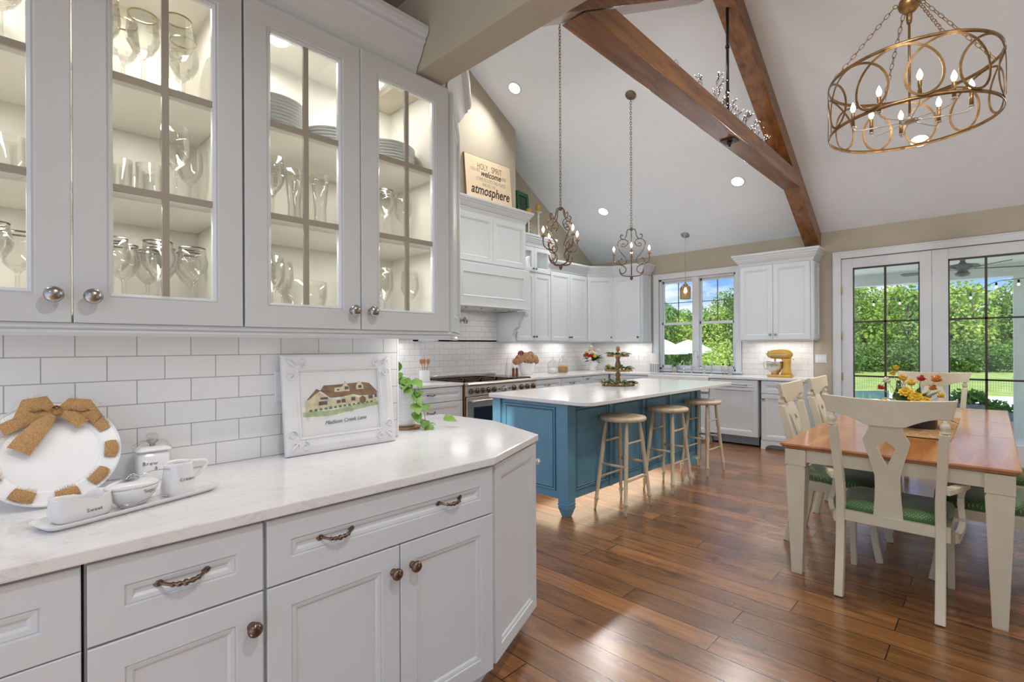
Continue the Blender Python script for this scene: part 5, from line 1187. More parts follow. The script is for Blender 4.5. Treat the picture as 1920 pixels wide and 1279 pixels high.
dup(dc, (-.985, 4.745, 0), -PI/2, 'cream side chair on the island side of the table, farther of the two')
dup(dc, (.24, 3.92, 0), PI/2, 'cream side chair on the right side of the table, nearest the picture edge')
dup(dc, (.24, 4.72, 0), PI/2, 'cream side chair right of the table, the farther one, nearer the french doors')
# ================================================================== outdoors
def at(px, t, z=0): u = (px-960)/938.; return Vector((t*(-.692+.722*u), t*(.722+.692*u), z))
GZ = -.85
GRASS = M('lawn', (.32, .42, .11), .9, bump=.5, bscale=30, var=.30, vscale=1.2)
PATIO = M('patio_concrete', (.78, .77, .74), .8, var=.06)
struct(MB().box(-3.2, 7.7, -.35, 4.5, 11.9, -.12).build('floor_porch', PATIO))
v = []; f = []; nx, ny = 40, 30
g_ = MB().box(-70, 7.9, GZ-.3, 70, 150, GZ-.02); o = g_.build('ground_lawn', GRASS); o['kind'] = 'structure'
p0, p1, p2, p3 = at(1180, 9.5, GZ), at(1240, 26, GZ), at(1700, 24, GZ), at(2300, 12, GZ)
o = MB().prism([(-6, 8.0), (5.5, 8.0), (p2.x+4, p2.y-1), (p1.x, p1.y)], GZ-.02, GZ+.02).build('floor_patio', PATIO); o['kind'] = 'structure'
# pool
a, b, c, d = at(1560, 23, GZ), at(1668, 23, GZ), at(1668, 19.2, GZ), at(1560, 19.2, GZ)
t = T('swimming_pool', 'blue swimming pool with a white coping beyond the porch, seen through the left door', 'pool', a)
MB().prism([(q.x-a.x, q.y-a.y) for q in (a, b, c, d)], .021, .10).build('coping', M('pool_coping', (.72, .71, .68), .7), t)
MB().prism([((q.x-a.x)*.92+.15, (q.y-a.y)*.92-.1) for q in (a, b, c, d)], .101, .106).build('water', M('pool_water', (.16, .30, .38), .05, spec=.8), t)
# porch roof, post, fan
struct(MB().box(-2.55, 7.70, 2.60, 4.5, 11.25, 2.72).build('ceiling_porch', M('porch_ceiling', (.86, .88, .80), .8)))
struct(MB().box(-2.55, 11.0, 2.40, 4.5, 11.25, 2.60).box(-2.55, 7.75, 2.42, -2.35, 11.0, 2.60).build('beam_porch', M('porch_trim', (.78, .82, .78), .7)))
tag(MB().box(.245, 10.98, -.12, .52, 11.24, 2.40).build('porch_post', M('porch_trim', (.78, .82, .78), .7)), 'square white porch post outside the right french door', 'post')
t = T('ceiling_fan', 'grey outdoor ceiling fan hanging from the porch ceiling behind the right door', 'fan', (-.29, 9.4, 2.60))
FM = M('fan_metal', (.30, .31, .30), .5, .4)
MB().lathe([(.085, 0), (.085, -.02), (.035, -.09), (.025, -.11), (.05, -.14), (.17, -.16), (.185, -.175), (.18, -.195), (.10, -.225), (.06, -.235), (.06, -.26), (.085, -.275), (.075, -.31), (0, -.325)], 28).build('motor', FM, t)
for k in range(5):
    m = Matrix.Rotation(2*PI*k/5+.35, 4, 'Z') @ Matrix.Translation((.12, 0, -.215)) @ Matrix.Rotation(R(10), 4, 'X')
    b_ = MB().prism([(.14, -.045), (.56, -.07), (.60, -.05), (.60, .05), (.56, .07), (.14, .045)], -.004, .004, mat=m).build('blade', M('fan_blade', (.12, .12, .11), .5), t)
    MB().box(0, -.012, -.005, .18, .012, .006, mat=m).build('bracket', FM, b_)
# festoon lights
t = T('festoon_lights', 'string of small bulbs hanging along the porch edge', 'string lights', (0, 0, 0))
fbp = lambda px, z: at(px, 10.85/(.722+.692*(px-960)/938.), z)
FB = [fbp(1560, 2.20), fbp(1638, 2.10), fbp(1687, 2.10), fbp(1752, 2.15), fbp(1820, 2.13), fbp(1868, 2.28), fbp(1910, 2.30), fbp(1975, 2.36)]
MB().tube(vsm([p+Vector((0, 0, .03)) for p in FB], 5), .004, 5).build('cord', BLACK, t)
for p in FB[1:7]:
    s_ = MB().lathe([(.014, -.0), (.014, .04), (.006, .05), (0, .05)], 10, p+Vector((0, 0, -.03))).build('socket', BLACK, t)
    MB().lathe([(0, -.078), (.013, -.07), (.018, -.055), (.012, -.035), (.012, -.028), (0, -.028)], 12, p).build('bulb', M('festoon_bulb', (1, .9, .7), .3, emis=(1, .88, .62), estr=1.0), s_)
# stone wall with planters
STONE = M('blue_grey_stone', (.24, .28, .32), .8, bump=.8, bscale=14, var=.35, vscale=9)
tag(MB().box(-1.2, 11.45, -.12, 2.4, 11.8, .08).build('garden_wall', M('pale_stone', (.55, .55, .54), .8, bump=.5, bscale=12, var=.15), bevel=.01), 'low pale stone wall at the porch edge under the planters', 'wall')
PLF = leaf_mat('planter_leaf', (.06, .20, .03), (.20, .40, .08), .6, .2)
def bushy(mb, c, r, n, L, seed, flat=1.0, rnd=None):
    rn = random.Random(seed)
    for _ in range(n):
        d = Vector((rn.gauss(0, 1), rn.gauss(0, 1), rn.gauss(0, 1)*flat)); d = d.normalized()*(rn.random()**.4)
        p = Vector(c)+Vector((d.x*r, d.y*r, d.z*r*flat)); q = Vector((rn.gauss(0, 1), rn.gauss(0, 1), rn.gauss(0, .7))).normalized(); w = q.orthogonal().normalized(); l = L*rn.uniform(.6, 1.3)
        mb.add([p, p+q*l*.5+w*l*.28, p+q*l, p+q*l*.5-w*l*.28], [(0, 1, 2, 3)])
for i, (px, wd, lab, n, hh) in enumerate(((1814, .46, 'rectangular blue-grey stone planter full of dark green leaves', 420, .20), (1858, .40, 'stone planter with loose light green leaves in the middle of the wall', 160, .17), (1893, .42, 'small stone planter with low sprigs beside the porch post', 110, .11))):
    p = at(px, 0); k = 11.62/p.y if p.y else 1
    u = (px-960)/938.; tt = 11.62/(.722+.692*u); p = at(px, tt, .0805)
    t = T('stone_planter', lab, 'planter', p)
    hz = .24 if i == 0 else .13
    MB().box(-wd/2, -.13, 0, wd/2, .13, hz).build('box', STONE, t, bevel=.015)
    mb = MB()
    for q in (-.3, 0, .3): bushy(mb, (q*wd*.7, 0, hz+hh*.5), hh*.75, n//3, .09, i*7+int(q*10), .8)
    mb.build('leaves', PLF, t)
# fence
t = T('garden_fence', 'thin dark metal railing fence across the lawn', 'fence', at(1500, 25, GZ))
o0 = at(1500, 25, GZ); fa = MB(); A = at(1440, 26, 0); B = at(2150, 22, 0); nn_ = 150
for z in (.08, .58): fa.tube([A-o0+Vector((0, 0, z-o0.z*1-.85)), B-o0+Vector((0, 0, z-o0.z-.85))], .012, 4)
for i in range(nn_+1):
    p = A.lerp(B, i/nn_)-o0; p.z = 0; fa.box(p.x-.004, p.y-.004, 0, p.x+.004, p.y+.004, .58 if i % 12 else .62)
fa.build('railing', BLACK, t)
# umbrellas
UMB = M('white_canvas', (.82, .83, .83), .8); UM = M('umbrella_pole', (.5, .5, .5), .5)
for (px, tt, r, lab) in ((1290, 24, 1.25, 'white patio umbrella seen across the middle of the kitchen window'), (1244, 21, 1.0, 'white patio umbrella at the left edge of the kitchen window view')):
    p = at(px, tt, GZ+.02); t = T('patio_umbrella', lab, 'umbrella', p)
    mb = MB(); n = 8; v = [(0, 0, 2.46)]; f = []
    for (rr, zz) in ((.35, 2.30), (.7, 2.10), (1.0, 1.92), (1.0, 1.82)):
        for k in range(n): a = 2*PI*k/n+.2; v.append((r*rr*math.cos(a), r*rr*math.sin(a), zz))
    for k in range(n):
        k2 = (k+1) % n; f.append((0, 1+k, 1+k2))
        for q in range(3): f.append((1+q*n+k, 1+(q+1)*n+k, 1+(q+1)*n+k2, 1+q*n+k2))
    mb.add(v, f).build('canopy', UMB, t); MB().tube([(0, 0, 0), (0, 0, 2.44)], .03, 8).build('pole', UM, t)
    MB().lathe([(.3, 0), (.3, .06), (.05, .09)], 20).build('base', UM, t)
# trees
LM = [leaf_mat('tree_leaf_dark', (.07, .17, .03), (.19, .34, .07), .6, .35), leaf_mat('tree_leaf_mid', (.17, .33, .05), (.42, .56, .13), .6, .4), leaf_mat('tree_leaf_light', (.32, .48, .08), (.60, .72, .20), .6, .4)]
BARK = M('bark', (.13, .09, .06), .9, var=.3)
def tree(p, h, r, kind, seed, lab, cat='tree', L=.34, n=2600, low=.12, name='tree', group='trees beyond the garden'):
    rn = random.Random(seed); t = T(name, lab, cat, p, 0, group)
    if name == 'tree':
        tk = MB().tube([(0, 0, -.05), (rn.uniform(-.1, .1), 0, h*.3), (rn.uniform(-.2, .2), .1, h*.62), (0, 0, h*.85)], [h*.022, h*.018, h*.010, .02], 8)
        for _ in range(6):
            a = rn.uniform(0, 2*PI); z = rn.uniform(.25, .6)*h; tk.tube([(0, 0, z), (math.cos(a)*r*.35, math.sin(a)*r*.35, z+h*.08), (math.cos(a)*r*.7, math.sin(a)*r*.7, z+h*.18)], [h*.009, h*.006, .015], 6)
        tk.build('trunk', BARK, t)
    mb = MB(); nb = 16
    for i in range(nb):
        a = rn.uniform(0, 2*PI); zz = low+(1-low)*(i+.5)/nb; prof = math.sin(PI*min(1, max(.12, (zz-low*.5)/(1-low*.5))*.9))**.6
        rr = rn.uniform(.15, .62)*r*prof; br = r*rn.uniform(.30, .48)*(.55+.45*prof)
        c = (rr*math.cos(a), rr*math.sin(a), zz*h*.93)
        for _ in range(n//nb):
            d = Vector((rn.gauss(0, 1), rn.gauss(0, 1), rn.gauss(0, .85))).normalized(); q = Vector(c)+d*br*(1-.35*rn.random()**2)
            nn = (d+Vector((rn.gauss(0, .6), rn.gauss(0, .6), rn.gauss(0, .6)+.3))).normalized(); w = nn.orthogonal().normalized(); w.rotate(Matrix.Rotation(rn.uniform(0, 6.28), 3, nn)); u_ = nn.cross(w); l = L*rn.uniform(.5, 1.2)
            mb.add([q-w*l*.5, q+u_*l*.3, q+w*l*.5, q-u_*l*.3], [(0, 1, 2, 3)])
    mb.build('foliage', LM[kind], t); return t
sd_ = 0
KN_ = ['dark green', 'mid green', 'bright green']
def row(pxs, labfmt, **kw):
    global sd_
    for (px, tt, h, r, kind) in pxs:
        sd_ += 1; tree(at(px, tt, GZ), h, r, kind, sd_, labfmt % KN_[kind], **kw)
row([(1205, 34, 5.6, 2.2, 1), (1236, 30, 4.5, 1.9, 0), (1262, 31, 4.1, 1.8, 2), (1290, 33, 4.6, 2.0, 1), (1318, 33, 4.7, 2.1, 0), (1345, 30, 4.6, 2.0, 2), (1372, 31, 5.5, 2.2, 1), (1400, 29, 5.5, 2.1, 0), (1440, 31, 5.8, 2.3, 2)],
    'leafy %s tree of the wood seen through the kitchen window', L=.20, n=3600, low=.02)
row([(1470, 45, 8.2, 3.2, 1), (1530, 46, 8.0, 3.2, 0), (1585, 45, 7.6, 3.0, 2), (1625, 43, 7.7, 3.0, 1), (1665, 46, 8.0, 3.1, 2), (1705, 43, 7.6, 3.0, 1), (1745, 46, 8.0, 3.2, 0), (1785, 44, 7.9, 3.0, 2), (1822, 42, 7.6, 2.8, 2), (1858, 46, 7.4, 3.0, 1), (1895, 44, 7.7, 3.1, 1), (1940, 45, 8.2, 3.2, 2), (1990, 44, 8.1, 3.2, 0), (2060, 44, 8.1, 3.2, 1)],
    'leafy %s tree of the wood seen through the french doors', L=.36, n=2600, low=.02)
row([(1250, 22, 1.7, 1.1, 1), (1282, 24, 1.9, 1.2, 0), (1308, 22, 1.5, 1.0, 0), (1335, 19, 2.0, 1.0, 2), (1358, 20, 2.2, 1.0, 2), (1384, 20, 2.4, 1.1, 0), (1225, 21, 1.9, 1.1, 0)],
    '%s garden shrub under the trees outside the kitchen window', L=.17, n=1300, low=.1, name='shrub', cat='shrub', group='shrubs outside the kitchen window')
row([(1590, 40, 2.2, 2.2, 0), (1635, 41, 2.0, 2.2, 0), (1680, 41, 2.2, 2.2, 0), (1725, 40, 2.0, 2.2, 0), (1770, 41, 2.3, 2.2, 0), (1815, 40, 2.2, 2.2, 0), (1860, 40, 2.2, 2.2, 0), (1905, 40, 2.2, 2.2, 0), (1950, 40, 2.2, 2.2, 0), (1545, 40, 2.2, 2.2, 0)],
    '%s bush at the foot of the wood beyond the lawn', L=.28, n=900, low=.05, name='bush', cat='bush', group='bushes at the foot of the wood')
# wooded hill far away
v = []; f = []; n = 40
for i in range(n+1):
    px = 1150+i*28; hgt = 12+5*math.sin(i*.35+1)+3*math.sin(i*.9)
    for (tt, z) in ((120, GZ-1), (140, hgt*.75), (165, hgt), (200, GZ-1)): v.append(at(px, tt, z))
for i in range(n):
    for k in range(3): f.append((i*4+k, (i+1)*4+k, (i+1)*4+k+1, i*4+k+1))
o = MB().add(v, f, True).build('hills', M('wooded_hill', (.10, .20, .08), .9, bump=1, bscale=.6, var=.4, vscale=.5)); o['kind'] = 'structure'
# ================================================================== kitchen counter things
def flower(mb, c, r, d=(0, 0, 1), petals=9, mi=0, rings=2):
    q = Vector(d).to_track_quat('Z', 'Y').to_matrix().to_4x4(); m = Matrix.Translation(c) @ q
    for k in range(rings):
        for i in range(petals):
            a = 2*PI*(i+.5*k)/petals; rr = r*(1-.3*k); w = rr*2.6/petals
            p = [(rr*.15*math.cos(a), rr*.15*math.sin(a), .12*r*k), (rr*.7*math.cos(a)-w*math.sin(a), rr*.7*math.sin(a)+w*math.cos(a), .25*r*(k+1)), (rr*math.cos(a), rr*math.sin(a), .18*r*(k+1)), (rr*.7*math.cos(a)+w*math.sin(a), rr*.7*math.sin(a)-w*math.cos(a), .25*r*(k+1))]
            mb.add(p, [(0, 1, 2, 3)], mat=m)
    mb.lathe([(r*.3, .1*r), (r*.28, .3*r), (0, .45*r)], 8, mat=m)
PET = {n_: M('petal_'+n_, c, .6, var=.15, vscale=30) for n_, c in dict(red=(.48, .02, .015), orange=(.62, .20, .03), yellow=(.75, .50, .04), white=(.78, .76, .68), peach=(.62, .36, .20), mauve=(.35, .14, .14)).items()}
BLF = leaf_mat('bouquet_leaf', (.04, .13, .03), (.16, .28, .07), .5, .2)
def bouquet(t, heads, nleaf, R_, z0, seed):
    rn = random.Random(seed); mb = MB()
    for _ in range(nleaf):
        a = rn.uniform(0, 2*PI); el = rn.uniform(-.1, 1.2); leaf(mb, (0, 0, z0), (math.cos(a)*math.cos(el), math.sin(a)*math.cos(el), math.sin(el)), R_*rn.uniform(.7, 1.3), R_*rn.uniform(.22, .40), .25, 4)
    mb.build('leaves', BLF, t)
    st_ = MB()
    for (col, x, y, z, r) in heads:
        b = MB(); flower(b, (x, y, z), r*1.25, Vector((x, y, max(.3*R_, z-z0))), rings=3); b.lathe([(0, -r*.55), (r*.6, -r*.4), (r*.85, 0), (r*.65, r*.35), (0, r*.5)], 12, (x, y, z)); b.build('flower_head', PET[col], t); st_.tube([(0, 0, z0), (x*.5, y*.5, (z+z0)/2), (x, y, z)], .002, 5)
    st_.build('stems', ST, t)
CK = CZ+.0005
BOT = M('white_bottle', (.80, .80, .78), .3); OIL = M('pepper_wood', (.16, .055, .02), .35)
t = T('oil_bottle', 'slim white oil cruet with pourer beside the range', 'bottle', (-4.98, 5.085, CK)); MB().lathe([(.027, 0), (.029, .01), (.024, .06), (.014, .16), (.012, .19), (.014, .195), (0, .197)], 18).build('body', BOT, t); MB().tube([(0, 0, .19), (0, 0, .22), (.008, 0, .255)], .003, 6).build('pourer', CHROME, t)
t = T('oil_bottle', 'clear glass oil cruet with pourer beside the range', 'bottle', (-4.98, 5.20, CK)); MB().lathe([(.032, 0), (.035, .01), (.033, .10), (.014, .15), (.013, .18), (0, .18)], 18).build('body', GLASSW, t); MB().tube([(0, 0, .18), (0, 0, .21), (.008, 0, .245)], .003, 6).build('pourer', CHROME, t)
for i, (x, y) in enumerate(((-4.86, 5.095), (-4.86, 5.165))):
    t = T('pepper_mill', ['left', 'right'][i]+' one of two small brown grinders at the corner of the range', 'grinder', (x, y, CK)); MB().lathe([(.022, 0), (.023, .005), (.019, .05), (.021, .09), (.020, .105), (.012, .112), (0, .115)], 16).build('body', OIL, t); MB().lathe([(.012, .1155), (.016, .121), (.010, .128), (0, .13)], 12).build('cap', CHROME, t)
t = T('hydrangea_vase', 'white footed bowl of dried peach hydrangeas right of the range', 'flower vase', (-4.93, 5.45, CK), LZ)
mb = MB(); loft(mb, [(oval(.09, .06, 32), 0), (oval(.10, .065, 32), .012), (oval(.135, .075, 32), .06), (oval(.150, .082, 32), .13), (oval(.165, .088, 32), .175), (oval(.160, .083, 32), .175), (oval(.13, .07, 32), .06)]); mb.build('vase', WCER, t)
rn = random.Random(5)
for i, (x, y, z, r, c) in enumerate(((-.15, 0, .235, .075, 'peach'), (-.06, -.03, .255, .085, 'peach'), (.05, -.01, .26, .085, 'peach'), (.15, 0, .225, .08, 'peach'), (0, -.06, .225, .07, 'peach'), (-.10, .02, .31, .05, 'mauve'), (.12, .03, .29, .055, 'mauve'), (-.20, .02, .20, .055, 'peach'), (.215, .01, .20, .05, 'peach'))):
    b = MB()
    for _ in range(120):
        d = Vector((rn.gauss(0, 1), rn.gauss(0, 1), rn.gauss(0, 1))).normalized(); p = Vector((x, y, z))+d*r*.85; flower(b, p, .016, d, 4, rings=1)
    b.lathe([(0, -r*.8), (r*.6, -r*.5), (r*.8, 0), (r*.6, r*.5), (0, r*.8)], 12, (x, y, z)); b.build('flower_head', PET[c], t)
SUG = M('white_sugar', (.82, .82, .80), .9, bump=.3, bscale=300); GRA = M('brown_grain', (.50, .32, .15), .9, bump=.5, bscale=200)
for (y, r, h, m_, fh, lab) in ((6.02, .082, .17, SUG, .075, 'round glass jar of white sugar with glass lid on the range side counter'), (6.27, .084, .19, GRA, .12, 'round glass jar of brown oats with glass lid on the range side counter')):
    t = T('glass_jar', lab, 'jar', (-4.90, y, CK)); MB().lathe([(r*.9, 0), (r, .01), (r, h*.85), (r*.8, h), (r*.78, h)], 28).build('body', GLASSW, t)
    MB().lathe([(r*.8, h+.001), (r*.7, h+.02), (r*.25, h+.035), (r*.15, h+.045), (r*.28, h+.065), (r*.18, h+.08), (0, h+.082)], 24).build('lid', GLASSW, t)
    MB().lathe([(r*.88, .006), (r*.95, .02), (r*.95, fh*.75), (r*.3, fh), (0, fh)], 24).build('filling', m_, t)
t = T('flower_jug', 'white pitcher with mixed yellow, red and white flowers in the kitchen corner', 'flower vase', (-4.92, 7.12, CK), -.3)
MB().lathe([(.055, 0), (.060, .01), (.062, .05), (.078, .165), (.082, .175), (.076, .17), (.055, .05), (0, .02)], 28).build('jug', WCER, t); MB().tube([(.07, 0, .15), (.115, 0, .15), (.12, 0, .10), (.065, 0, .05)], .007, 8).build('handle', WCER, t)
hd = [('yellow', -.07, -.08, .30, .035), ('red', .0, -.12, .26, .040), ('red', .06, -.10, .245, .038), ('orange', -.13, -.06, .26, .036), ('yellow', .12, -.05, .25, .032), ('white', .06, -.06, .31, .038), ('white', .10, -.02, .29, .034), ('yellow', -.02, -.04, .34, .028), ('orange', .03, .0, .32, .03), ('white', .08, -.12, .20, .03), ('white', -.05, 0, .40, .03), ('white', .15, .0, .35, .028)]
bouquet(t, hd, 60, .19, .17, 11)
# tiered tray
t = T('tiered_tray', 'three-tier carved wooden stand of greenery on the island', 'tiered tray', (-2.87, 4.62, .9150))
MB().lathe([(.03, .012), (.018, .03), (.026, .06), (.018, .085), (.03, .10), (.022, .13), (.013, .145), (.013, .165), (.022, .175), (.032, .20), (.030, .225), (.016, .27), (.026, .29), (.016, .305), (.013, .33), (.010, .36), (.022, .372), (.016, .385), (.022, .40), (.010, .415), (0, .418)], 20).build('post', OLIVE, t)
for (r, z) in ((.178, 0), (.142, .148), (.118, .302)): MB().lathe([(0, z), (r*.93, z), (r, z+.012), (r, z+.026), (r*.95, z+.026), (r*.93, z+.012), (0, z+.012)], 40).build('plate', OLIVE, t)
SUC = leaf_mat('succulent_leaf', (.04, .10, .04), (.20, .30, .10), .5, .1); PAL = leaf_mat('pale_leaf', (.45, .46, .22), (.62, .60, .30), .6, .1)
for (r, z, n) in ((.165, .016, 130), (.13, .164, 100), (.10, .318, 60)):
    mb = MB(); m2 = MB(); rn = random.Random(int(z*100))
    for i in range(n):
        a = rn.uniform(0, 2*PI); q = r*rn.uniform(.45, .95); leaf(mb if i % 3 else m2, (q*math.cos(a), q*math.sin(a), z+.012), (math.cos(a+rn.uniform(-1, 1)), math.sin(a+rn.uniform(-1, 1)), rn.uniform(.1, 1.0)), rn.uniform(.06, .095), rn.uniform(.028, .042), .5, 3)
    mb.build('greenery', SUC, t); m2.build('pale_foliage', PAL, t)
tag(MB().lathe([(0, 0), (.02, .006), (.03, .025), (.024, .05), (.008, .062), (0, .064)], 16, (0, 0, 0)).build('lemon', PET['yellow']), 'yellow lemon among the greenery on the middle tier', 'lemon'); bpy.data.objects['lemon'].location = (-2.96, 4.57, .915+.162)
# things at the window
t = T('striped_jar', 'grey and white striped jar on the counter left of the sink', 'jar', (-3.86, 7.30, CK))
MB().lathe([(.068, 0), (.070, .004), (.070, .142), (.066, .146), (.064, .14), (0, .12)], 32).build('body', WCER, t)
mb = MB()
for k in range(14): a = 2*PI*k/14; mb.box(.0695, -.008, .008, .0722, .008, .136, mat=Matrix.Rotation(a, 4, 'Z'))
mb.build('stripes', M('grey_stripe', (.25, .26, .26), .4), t)
t = T('paper_towel_roll', 'white paper towel roll standing against the window casing', 'paper roll', (-3.93, 7.42, CK)); MB().lathe([(.062, .008), (.064, .01), (.064, .30), (.02, .302), (.018, .29)], 28).build('roll', M('paper_white', (.80, .80, .80), .9), t); MB().lathe([(.07, 0), (.07, .007), (0, .0075)], 24).build('stand', CHROME, t)
t = T('potted_herb', 'small green potted plant on the sink counter at the left of the window', 'plant', (-3.60, 7.45, CK))
MB().lathe([(.036, 0), (.045, .09), (.041, .09), (.035, .07), (0, .07)], 20).build('pot', M('grey_pot', (.50, .48, .44), .7), t)
mb = MB(); rn = random.Random(2)
for _ in range(46): a = rn.uniform(0, 2*PI); e_ = rn.uniform(.3, 1.4); leaf(mb, (0, 0, .08), (math.cos(a)*math.cos(e_), math.sin(a)*math.cos(e_), math.sin(e_)), rn.uniform(.09, .15), .014, .4, 4)
mb.build('leaves', leaf_mat('herb_leaf', (.08, .25, .08), (.20, .42, .15), .5, .2), t)
t = T('soap_dispenser', 'clear soap bottle with dark pump right of the sink', 'bottle', (-2.95+.12, 7.40, CK)); MB().lathe([(.030, 0), (.032, .01), (.032, .10), (.012, .12), (.012, .13)], 20).build('bottle', GLASSW, t); MB().lathe([(.014, .131), (.014, .15), (.005, .155), (.005, .175), (0, .175)], 12).tube([(0, 0, .172), (-.03, -.01, .175)], .005, 6).build('pump', DARKM, t)
t = T('soap_dispenser', 'grey soap bottle with dark pump, the right one of two by the sink', 'bottle', (-2.73, 7.38, CK)); MB().lathe([(.028, 0), (.030, .01), (.030, .11), (.012, .125), (0, .125)], 20).build('bottle', M('frosted_grey', (.40, .40, .40), .3), t); MB().lathe([(.014, .1255), (.014, .145), (.005, .15), (.005, .175), (0, .175)], 12).tube([(0, 0, .172), (-.03, -.01, .175)], .005, 6).build('pump', DARKM, t)
# stand mixer
YEL = M('mixer_yellow', (.62, .36, .05), .22, coat=.5)
t = T('stand_mixer', 'yellow stand mixer with steel bowl on the counter by the french doors', 'mixer', (-2.03, 7.26, CK), R(-8))
mb = MB(); loft(mb, [(oval(.155, .085, 36, 3, .0), 0), (oval(.160, .090, 36, 3, .0), .008), (oval(.158, .088, 36, 3, .0), .022), (oval(.148, .078, 36, 3, .0), .030)])
loft(mb, [(oval(.072, .062, 28, 2.5, .085), .028), (oval(.052, .050, 28, 2.5, .085), .075), (oval(.044, .046, 28, 2.5, .088), .14), (oval(.046, .046, 28, 2.5, .090), .20), (oval(.060, .050, 28, 2.5, .080), .245)]); mb.build('base', YEL, t)
hd_ = []
mb = MB()
for x, w_, h_, zc_ in ((-.158, .010, .014, .300), (-.150, .040, .048, .300), (-.10, .056, .062, .302), (0, .064, .068, .305), (.08, .062, .066, .303), (.13, .050, .055, .298), (.155, .018, .022, .295)): hd_.append([(x, w_*math.cos(a), zc_+h_*math.sin(a)) for a in [2*PI*k/24 for k in range(24)]])
v = [p for r_ in hd_ for p in r_]; f = [(i*24+k, i*24+(k+1) % 24, (i+1)*24+(k+1) % 24, (i+1)*24+k) for i in range(6) for k in range(24)]+[tuple(range(24)), tuple(6*24+k for k in range(24))]
mb.add(v, f, True).build('head', YEL, t)
MB().box(-.12, -.0665, .283, .125, .0665, .296).build('trim_band', STEEL, t, bevel=.003)
MB().lathe([(.026, 0), (.026, .02), (.018, .024), (0, .024)], 18, mat=Matrix.Translation((-.150, 0, .300)) @ Matrix.Rotation(-PI/2, 4, 'Y')).build('attachment_cap', CHROME, t)
MB().lathe([(.045, .030), (.05, .034), (.045, .045), (.075, .07), (.098, .11), (.105, .16), (.106, .205), (.109, .207), (.104, .207), (.10, .16), (.09, .11), (0, .05)], 32, (-.065, 0, 0)).build('bowl', STEEL, t)
MB().tube([(-.165, 0, .19), (-.21, 0, .185), (-.215, 0, .14), (-.20, 0, .10), (-.165, 0, .105)], .006, 8).build('bowl_handle', STEEL, t)
MB().lathe([(.012, .20), (.014, .25)], 12, (-.065, 0, 0)).tube([(-.065+.035*math.sin(a), 0, .15-.05*math.cos(a)) for a in [2*PI*k/14 for k in range(14)]], .004, 6, True).build('beater', STEEL, t)
MB().tube([(.13, .05, .24), (.145, .055, .235), (.15, .055, .215)], .005, 6).build('speed_lever', CHROME, t)
# switch plates
t = T('switch_plate', 'white triple switch plate on the beige wall left of the french doors', 'switch', (-1.592, YW, 1.155)); MB().box(-.045-.04, -.006, -.055, .045, 0, .055).build('plate', TRIMW, t, bevel=.002)
for i in range(3): MB().box(-.073+.036*i, -.009, -.032, -.047+.036*i, -.0061, .032).build('rocker', WCER, t)
for (x, y, rz, lab) in ((-4.3, YW-.008, 0, 'white outlet on the tiles right of the kitchen corner'), (-2.34, YW-.008, 0, 'white outlet on the tiles left of the yellow mixer'), (XL+.008, 5.78, LZ, 'white outlet on the tiles between hydrangeas and glass jars'), (XL+.008, 3.42, LZ, 'white outlet on the tiles behind the wooden utensils')):
    t = T('outlet_plate', lab, 'outlet', (x, y, 1.13), rz); MB().box(-.035, -.006, -.056, .035, 0, .056).build('plate', TRIMW, t, bevel=.002); MB().box(-.016, -.008, -.033, .016, -.0061, .033).build('socket', WCER, t)
# utensil crock and bottle left of the range
t = T('utensil_crock', 'white and clear crock holding wooden utensils, left of the range', 'crock', (-4.88, 3.58, CK)); MB().lathe([(.060, 0), (.064, .006), (.064, .12), (.056, .135), (.060, .14), (.055, .14), (.055, .02), (0, .015)], 28).build('body', WCER, t)
UW = M('utensil_wood', (.48, .22, .09), .5, var=.15)
for i, (dx, dy, hh, w_) in enumerate(((-.01, -.045, .27, .028), (.0, .0, .255, .022), (.0, .05, .26, .026))):
    o = T('wooden_utensil', ['wooden spatula leaning left', 'straight wooden utensil in the middle', 'wooden spoon leaning right'][i]+' in the white crock by the range', 'utensil', (-4.88, 3.58, CK+.018), LZ)
    MB().tube([(dy*.3, 0, .0), (dy*.8, dx, .15), (dy, dx, .19)], .005, 6).build('utensil_handle', UW, o); MB().lathe([(0, 0), (.6*w_, .015), (w_, .045), (w_*.9, .065), (0, .075)], 14, sy=.3, mat=Matrix.Translation((dy, dx, .183)) @ Matrix.Rotation(dy*3, 4, 'Y')).build('utensil_head', UW, o)
t = T('soap_bottle', 'white pump bottle behind the vase leaf on the range counter', 'bottle', (-4.98, 3.12, CK)); MB().lathe([(.03, 0), (.032, .01), (.032, .17), (.015, .20), (.013, .24), (.02, .25), (.02, .27), (0, .275)], 18).build('body', BOT, t)
# sign, shutter, candlesticks
t = T('wooden_sign', 'cream wooden sign with black lettering leaning on the wall above the hood', 'sign', (-4.625, 4.44, 3.1505), LZ, rot=(R(-5), 0, LZ))
SG = M('sign_face', (.70, .56, .38), .8, var=.04); SE = M('sign_edge', (.16, .09, .05), .7)
MB().box(-.405, -.001, 0, .405, .025, .585).build('frame', SE, t); MB().box(-.400, -.003, .006, .400, -.0011, .579).build('face', SG, t)
def st(b, x, z, s_, sx=1, sh=0, bd=0, m_=INK): text('lettering', b, m_, t, (x, -.0032, z), s_, sx=sx, shear=sh, bold=bd)
st('HOLY   SPIRIT', .02, .425, .115, .62, 0, -.001); st('YOU ARE', -.235, .385, .062, .6, m_=GREYINK); st('welcome', .03, .345, .115, .85, .35, .002); st('HERE', .265, .365, .062, .6, m_=GREYINK)
st('COME FLOOD THIS PLACE', .03, .275, .066, .66, m_=GREYINK); st('AND FILL THE', -.01, .215, .06, .62, m_=GREYINK); st('atmosphere', .01, .10, .175, .80, .3, .003)
t = T('window_shutter', 'dark green louvred shutter standing on the tall cabinet', 'shutter', (-5.06, 5.42, 2.956), LZ, rot=(R(-4), 0, LZ+R(8)))
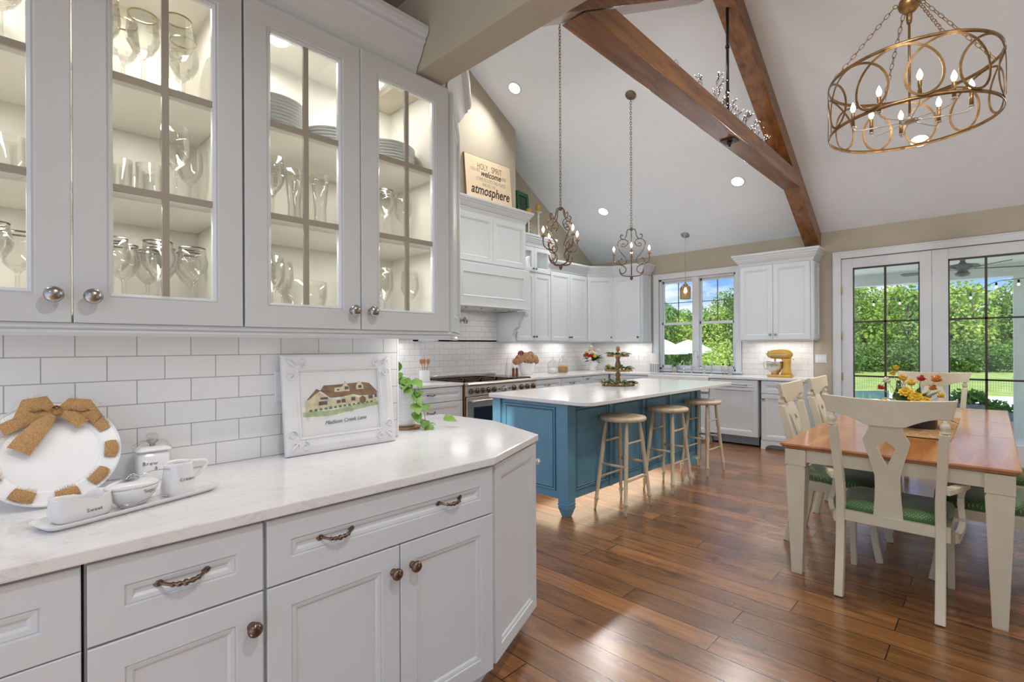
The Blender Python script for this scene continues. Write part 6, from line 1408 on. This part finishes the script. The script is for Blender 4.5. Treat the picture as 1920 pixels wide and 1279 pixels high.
SHG = M('green_shutter_paint', (.025, .16, .085), .5)
mb = MB().box(0, -.03, 0, .05, 0, .70).box(.25, -.03, 0, .30, 0, .70).box(0.05, -.03, 0, .25, 0, .06).box(.05, -.03, .64, .25, 0, .70).box(.05, -.03, .33, .25, 0, .38); fo = mb.build('frame', SHG, t, bevel=.002)
mb = MB()
for i in range(24):
    z = .07+.0245*i
    if .31 < z < .385: continue
    mb.box(.05, -.018, -.002, .25, .010, .002, mat=Matrix.Translation((0, -.012, z)) @ Matrix.Rotation(.7, 4, 'X'))
mb.build('louvres', SHG, fo)
for (x, y, h, lab) in ((-4.98, 5.56, .33, 'shorter white turned candlestick with yellow candle beside the green shutter'), (-4.97, 5.77, .42, 'taller white turned candlestick with yellow candle at the cabinet corner')):
    t = T('candlestick', lab, 'candlestick', (x, y, 2.9555)); p = [(.05, 0), (.05, .015), (.02, .03)]
    for i in range(5): z = .04+(h-.08)*i/5; p += [(.012, z), (.022, z+(h-.08)/10), (.012, z+(h-.08)/5.5)]
    p += [(.02, h-.02), (.055, h-.008), (.055, h), (0, h)]
    MB().lathe(p, 20).build('stick', M('worn_white_wood', (.66, .64, .58), .6, var=.12, vscale=25), t); MB().lathe([(.036, h+.0005), (.036, h+.095), (.03, h+.10), (0, h+.098)], 20).build('candle', M('yellow_wax', (.60, .38, .07), .5), t)
# table things
t = T('table_runner', 'woven straw runner on the dining table under the flowers', 'table runner', (-.36, 4.55, .7606)); o = MB().box(-.18, -.62, 0, .18, .62, .004).build('mat', M('woven_straw', (.42, .26, .12), .9, bump=1, bscale=120, var=.35, vscale=40), t)
mb = MB()
for i in range(60): mb.box(-.185, -.62+i*1.24/60, .0, .185, -.62+(i+.55)*1.24/60, .0052)
mb.build('weave', MATS['woven_straw'], t)
t = T('flower_arrangement', 'arrangement of yellow, red and orange flowers in a dark box on the table', 'flowers', (-.40, 4.42, .7662))
MB().box(-.13, -.09, 0, .13, .09, .10).build('box', M('dark_wood_box', (.05, .03, .025), .5), t, bevel=.004)
hd = [('yellow', -.02, -.12, .24, .04), ('yellow', .03, -.14, .21, .04), ('yellow', .08, -.13, .18, .038), ('yellow', .12, -.10, .14, .036), ('red', .02, -.15, .15, .045), ('red', .07, -.14, .12, .035), ('orange', .13, -.02, .33, .034), ('orange', .11, .0, .27, .026), ('yellow', .15, .0, .22, .024), ('red', -.17, -.02, .26, .026), ('yellow', -.14, -.08, .15, .04), ('red', .05, 0, .33, .028), ('white', -.14, .0, .31, .03), ('yellow', -.05, .0, .33, .03), ('yellow', .0, -.04, .30, .03), ('yellow', -.11, .04, .36, .022), ('yellow', -.09, .02, .40, .022)]
bouquet(t, hd, 80, .22, .09, 21)
t = T('wine_bottle', 'dark green bottle standing behind the table flowers', 'bottle', (-.50, 4.66, .7666)); MB().lathe([(.036, 0), (.037, .01), (.037, .19), (.016, .24), (.014, .30), (0, .30)], 20).build('body', M('bottle_green', (.02, .05, .02), .1), t)
for o in bpy.data.objects:
    if 'used' in o: del o['used']
